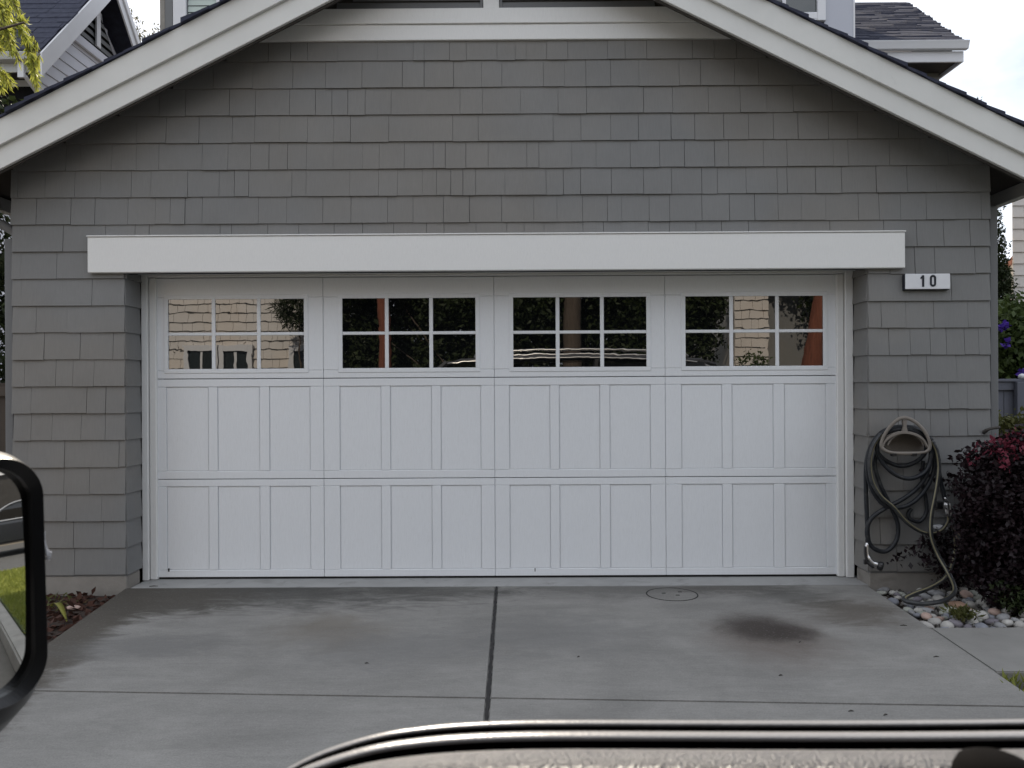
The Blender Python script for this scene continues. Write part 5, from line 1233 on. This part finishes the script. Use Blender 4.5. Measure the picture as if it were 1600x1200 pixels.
for x in (-1.85, 1.95):
    for y in (.46, -1.2):
        t = MB().tube([(x, y - .12, ZS + .35), (x, y - .1, ZS + .35), (x, y + .1, ZS + .35), (x, y + .12, ZS + .35)], [.31, .35, .35, .31], 24).build('wheel', M['rubber'], car)
        MB().tube([(x, y - .125, ZS + .35), (x, y + .125, ZS + .35)], [.22, .22], 16).build('rim', M['silver'], t)
# right-hand door mirror
MA = math.radians(28)
tU = Vector((math.sin(MA), math.cos(MA), 0)); nM = Vector((math.cos(MA), -math.sin(MA), math.tan(math.radians(2)))).normalized(); vM = nM.cross(tU).normalized()
if vM.z < 0: vM = -vM
E = atY(68, 900, 0.68); Wm, Hm = 0.235, 0.206
Cm = Vector((E.x, E.y, 0)) - tU * (Wm / 2); Cm.z = H - (903 - 612) * 0.66 / F + 0.0
Cm.z = 1.1455
def mp(u, v, d): return Cm + tU * u + vM * v - nM * d
mir = MB()
sec = [(-0.0055, Wm - .003, Hm - .003, .035), (-0.003, Wm, Hm, .037), (.012, Wm + .006, Hm + .010, .040), (.035, Wm + .007, Hm + .014, .044), (.07, Wm - .01, Hm - .01, .05), (.10, Wm - .06, Hm - .06, .045), (.115, Wm - .13, Hm - .12, .03)]
R = [rr_ring(w, h, r, 16, lambda u, v, d=d, k=i: mp(u, v - (0.030 * min(1, max(0, d) / .03) if v < 0 else 0), d)) for i, (d, w, h, r) in enumerate(sec)]
housing = mir.loft(R[1:], True, False).build('mirror_housing', M['black'], car, smooth=True)
# bezel: ring from the rim inwards to the glass
inn = rr_ring(Wm - .018, Hm - .018, .032, 16, lambda u, v: mp(u, v, -.001)); inn2 = rr_ring(Wm - .017, Hm - .017, .032, 16, lambda u, v: mp(u, v, .010))
MB().loft([R[1], R[0], inn, inn2], True, False).build('bezel', M['black'], housing, smooth=False)
# convex glass
RM = 1.6; mb = MB(); NU, NV = 28, 24
gw, gh = Wm - .0175, Hm - .0175
vsx, idx = [], {}
for i in range(NU + 1):
    for j in range(NV + 1):
        u = (i / NU - .5) * gw; v = (j / NV - .5) * gh
        # squeeze the corners round
        r = .028; du, dv = abs(u) - (gw / 2 - r), abs(v) - (gh / 2 - r)
        if du > 0 and dv > 0:
            L = math.hypot(du, dv)
            k = max(du, dv) / L; u = math.copysign(gw / 2 - r + du * k, u); v = math.copysign(gh / 2 - r + dv * k, v)
        idx[i, j] = len(vsx); vsx.append(mp(u, v, .001 + (u * u + v * v) / (2 * RM)))
mb.add(vsx, [(idx[i, j], idx[i + 1, j], idx[i + 1, j + 1], idx[i, j + 1]) for i in range(NU) for j in range(NV)]).build('mirror_glass', M['mirror'], housing, smooth=True)
MB().tube([mp(-.05, -.08, .06), Vector((-.62, .47, .98))], [.05, .06], 8).build('mirror_arm', M['black'], car)
w0_ = mp(Wm / 2 + .008, .022, .012)
mb = MB()
for i in range(14): mb.tube([w0_ + Vector((rnd.uniform(-.004, .002), 0, rnd.uniform(-.003, .012))), w0_ + Vector((rnd.uniform(-.002, .006), rnd.uniform(-.003, .003), rnd.uniform(-.012, .003))), w0_ + Vector((rnd.uniform(-.001, .008), rnd.uniform(-.003, .003), rnd.uniform(-.016, -.002)))], .0009, 4)
mb.build('cobweb', M['whitefar'], housing)

# ------------------------------------------------------------------ across the lane: what the door windows reflect
opp = thing('opposite_house', (-6.5, -6.0, -0.12), 'sunlit tan shingled house across the lane, seen only as a reflection', 'house')
YO = -3.9
def oppwall(x0, x1, z1):
    box_ob('wall', M['tan'], opp, x0, x1, YO - 5, YO, -0.12, z1)
    mb = MB(); z = 0.2
    while z < z1 - .2:
        x = x0
        while x < x1 - .05:
            x2 = min(x1, x + rnd.uniform(.10, .30))
            mb.add([(x + .006, YO + .035, z), (x2, YO + .035, z), (x2, YO + .001, z), (x + .006, YO + .001, z), (x + .006, YO + .010, z + .170), (x2, YO + .010, z + .170), (x2, YO + .001, z + .170), (x + .006, YO + .001, z + .170)],
                   [(0, 1, 2, 3), (4, 7, 6, 5), (0, 4, 5, 1), (1, 5, 6, 2), (2, 6, 7, 3), (3, 7, 4, 0)]); x = x2
        z += .175
    mb.build('shingles', M['tan'], opp, kind='stuff')
oppwall(-9.5, -3.4, 5.6); oppwall(4.15, 4.78, 5.2)
def oppwin(xa, xb, za, zb):
    fr = MB()
    for b in ((xa - .1, xa, za - .1, zb + .1), (xb, xb + .1, za - .1, zb + .1), (xa + .001, xb - .001, zb, zb + .1), (xa + .001, xb - .001, za - .1, za)): fr.box(b[0], b[1], YO + .036, YO + .09, b[2], b[3])
    f = fr.build('window', M['whitefar'], opp)
    box_ob('pane', M['farglass'], f, xa, xb, YO + .037, YO + .05, za, zb); box_ob('muntin', M['whitefar'], f, (xa + xb) / 2 - .025, (xa + xb) / 2 + .025, YO + .051, YO + .07, za, zb)
def refx(px): return (px - 800) * (11 - YO) / F
for pa, pb in ((292, 330), (345, 383), (456, 500)): oppwin(refx(pa), refx(pb), .9, 2.1)
MB().ext([(-9.8, YO + .5, 5.55), (-3.1, YO + .5, 5.55), (-3.1, YO - 5.5, 8.0), (-9.8, YO - 5.5, 8.0)], (0, 0, .12)).build('roof', M['roof'], opp)
box_ob('grey_wing', M['shingle'], opp, 4.85, 9.5, YO - 4, YO - .6, -.12, 5.2)

def tree(name, base, top, r0_, r1_, blobs, nclump, per, cs, size, leaf, bark, label, group=None, lean=.02):
    t = thing(name, base, label, 'tree', group)
    mb = MB(); limb(mb, (base[0], base[1], base[2] - .1), top, r0_, r1_, lean, 10)
    for b in blobs[:4]:
        s = Vector(base).lerp(Vector(top), rnd.uniform(.5, .95)); limb(mb, s, b[:3], r1_ * .35, .012, .06, 6)
    mb.build('trunk', bark, t, smooth=True)
    leaf_mesh('crown', clumped(blobs, nclump, per, cs), size, leaf, t, .5)
    return t
Gt = 'trees across the lane'
YTr = -3.1; k = (11 - YTr) / F
def rx_(px): return (px - 800) * k
def rz_(py): return H - (py - 612) * k
tree('redwood_tree', (rx_(596), YTr + .5, -.12), (rx_(602), YTr + .5, 6.5), .12, .08,
     [(rx_(x), YTr - dy, rz_(y), .55, .5, .45) for x, y, dy in ((560, 430, .2), (620, 420, .5), (690, 470, .4), (540, 480, .8), (720, 430, .6), (640, 350, .4), (580, 350, .4), (760, 480, .6), (520, 400, .5), (650, 480, 1.0), (600, 560, 1.0), (700, 560, .7), (650, 470, 1.2), (660, 440, 1.2), (540, 560, .8), (560, 520, 1.2))],
     2300, 16, .10, .11, M['leaf_dark'], M['redbark'], 'slim red barked tree across the lane left of the middle, seen only reflected', Gt)
tree('redwood_tree', (rx_(893), YTr + .2, -.12), (rx_(888), YTr + .2, 6.8), .2, .09,
     [(rx_(x), YTr - dy, rz_(y), .55, .5, .5) for x, y, dy in ((830, 480, .2), (850, 440, .2), (900, 400, .5), (960, 430, .5), (1000, 470, .4), (820, 540, .6), (950, 520, .9), (1040, 420, .6), (1010, 540, .9), (1060, 500, .8), (1090, 460, .6), (930, 470, 1.2), (890, 500, 1.3), (960, 460, 1.0), (870, 430, 1.2), (1100, 480, 1.0), (1090, 530, .8))],
     2200, 16, .10, .11, M['leaf_dark'], M['bark'], 'broad brown barked tree across the lane behind the parked car, seen only reflected', Gt)
tree('redwood_tree', (rx_(1258), YTr, -.12), (rx_(1300), YTr, 5.5), .21, .12,
     [(rx_(x), YTr - dy, rz_(y), .6, .5, .5) for x, y, dy in ((1300, 330, .2), (1240, 330, .4), (1360, 400, .5), (1330, 470, .8), (1220, 380, 1.2))],
     500, 14, .10, .11, M['leaf_dark'], M['redbark'], 'thick leaning red trunk across the lane at the right, seen only reflected', Gt)
bush('backing_hedge', (0.5, -3.4, -.12), [(x, -3.7 + rnd.uniform(-.2, .2), z, .5, .35, .5) for x in np.arange(-2.6, 3.2, .6) for z in (.4, 1.1, 1.8, 2.5, 3.2, 3.9)], 3600, 14, .09, .11, 'leaf_dark', 'tall long dark hedge added across the lane as dark backing, seen only reflected', 'hedge')  # added and raised to close sky gaps, so the panes reflect dark
bush('palm_bush', (-3.75, -3.25, -.12), [(-3.86, -3.2, 2.82, .42, .3, .36), (-3.45, -3.2, 2.75, .3, .28, .4), (-3.6, -3.2, 3.3, .4, .3, .3), (-3.5, -3.2, 2.15, .16, .15, .12)], 420, 14, .05, .17, 'leaf_dark', 'spiky dark palm bush by the opposite house, seen only reflected', 'bush', .1)
bush('low_bush', (4.3, -3.4, -.12), [(4.35, -3.4, 1.7, .3, .25, .3), (4.2, -3.4, 1.1, .3, .25, .4), (4.5, -3.4, .6, .35, .3, .5)], 160, 12, .05, .07, 'leaf_mid', 'rounded bush against the right tan wall, seen only reflected', 'bush')

# ------------------------------------------------------------------ to the right, seen in the door mirror
nd = bpy.data.objects.new('next_driveway', None); col.objects.link(nd); tag(nd, kind='structure')
MB().ext([(9.4, 0.2, -.03), (16.5, 0.2, -.03), (16.5, 9, -.03), (9.4, 9, -.03)], (0, 0, -.2)).build('slab', M['asphalt'], nd)
sed = thing('dark_sedan', (13.2, 3.6, -.03), 'black sedan parked in the next driveway, seen only in the door mirror', 'car')
def sy(t): return 0.35 + 4.4 * t
prof = [(0, .35), (.01, .62), (.06, .72), (.22, .82), (.30, .90), (.42, 1.28), (.50, 1.40), (.62, 1.42), (.74, 1.34), (.88, 1.02), (.97, .96), (1.0, .80), (1.0, .36)]
def section(f): return [(13.2 + f[0], sy(t), -.03 + z) for t, z in prof]
lower = [(t, min(z, .92)) for t, z in prof]
R = [[(x, sy(t), -.03 + min(z, .92) * s + (1 - s) * .5) for t, z in prof] for x, s in ((12.30, .86), (12.34, 1.0), (14.06, 1.0), (14.1, .86))]
MB().loft(R).build('body', M['carpaint'], sed, bevel=.02)
cab = [(.30, .90), (.42, 1.26), (.50, 1.38), (.62, 1.40), (.74, 1.32), (.87, .92)]
R = [[(x, sy(t), -.03 + (z if z < .93 else .92 + (z - .92) * s)) for t, z in cab] for x, s in ((12.38, .92), (12.5, 1.0), (13.9, 1.0), (14.02, .92))]
MB().loft(R).build('cabin', M['carglass'], sed, bevel=.02)
MB().tube(spline([(12.36, sy(t), -.03 + z * 1.0 + .015) for t, z in ((.29, .92), (.42, 1.24), (.50, 1.36), (.62, 1.38), (.74, 1.30), (.88, .94))], 5), .016, 6).build('roof_trim', M['chrome'], sed, smooth=True)
MB().tube([(12.325, sy(.28), .905), (12.325, sy(.6), .915), (12.325, sy(.9), .92)], .014, 6).build('belt_trim', M['chrome'], sed)
for t_ in (.18, .80):
    for x in (12.40, 14.0):
        wl_ = MB().tube([(x - .1, sy(t_), .29), (x + .1, sy(t_), .29)], [.32, .32], 20).build('wheel', M['rubber'], sed)
        MB().tube([(x - .108, sy(t_), .29), (x + .108, sy(t_), .29)], [.2, .2], 14).build('rim', M['black'], wl_)
gh_ = thing('grey_house', (19, 5, -.06), 'grey house beyond the next driveway, seen only in the door mirror', 'house')
box_ob('wall', M['soffit'], gh_, 17.5, 23, 1.6, 11, -.06, 5.5)  # wall colour darkened to stand for shade, as the sun reaches this face
box_ob('white_trim', M['white'], gh_, 17.46, 17.499, 1.6, 11, 2.4, 2.75)
MB().ext([(17.0, 1.2, 5.5), (23.5, 1.2, 5.5), (20.2, 1.2, 7.4)], (0, 10, 0)).build('roof', M['roof'], gh_)
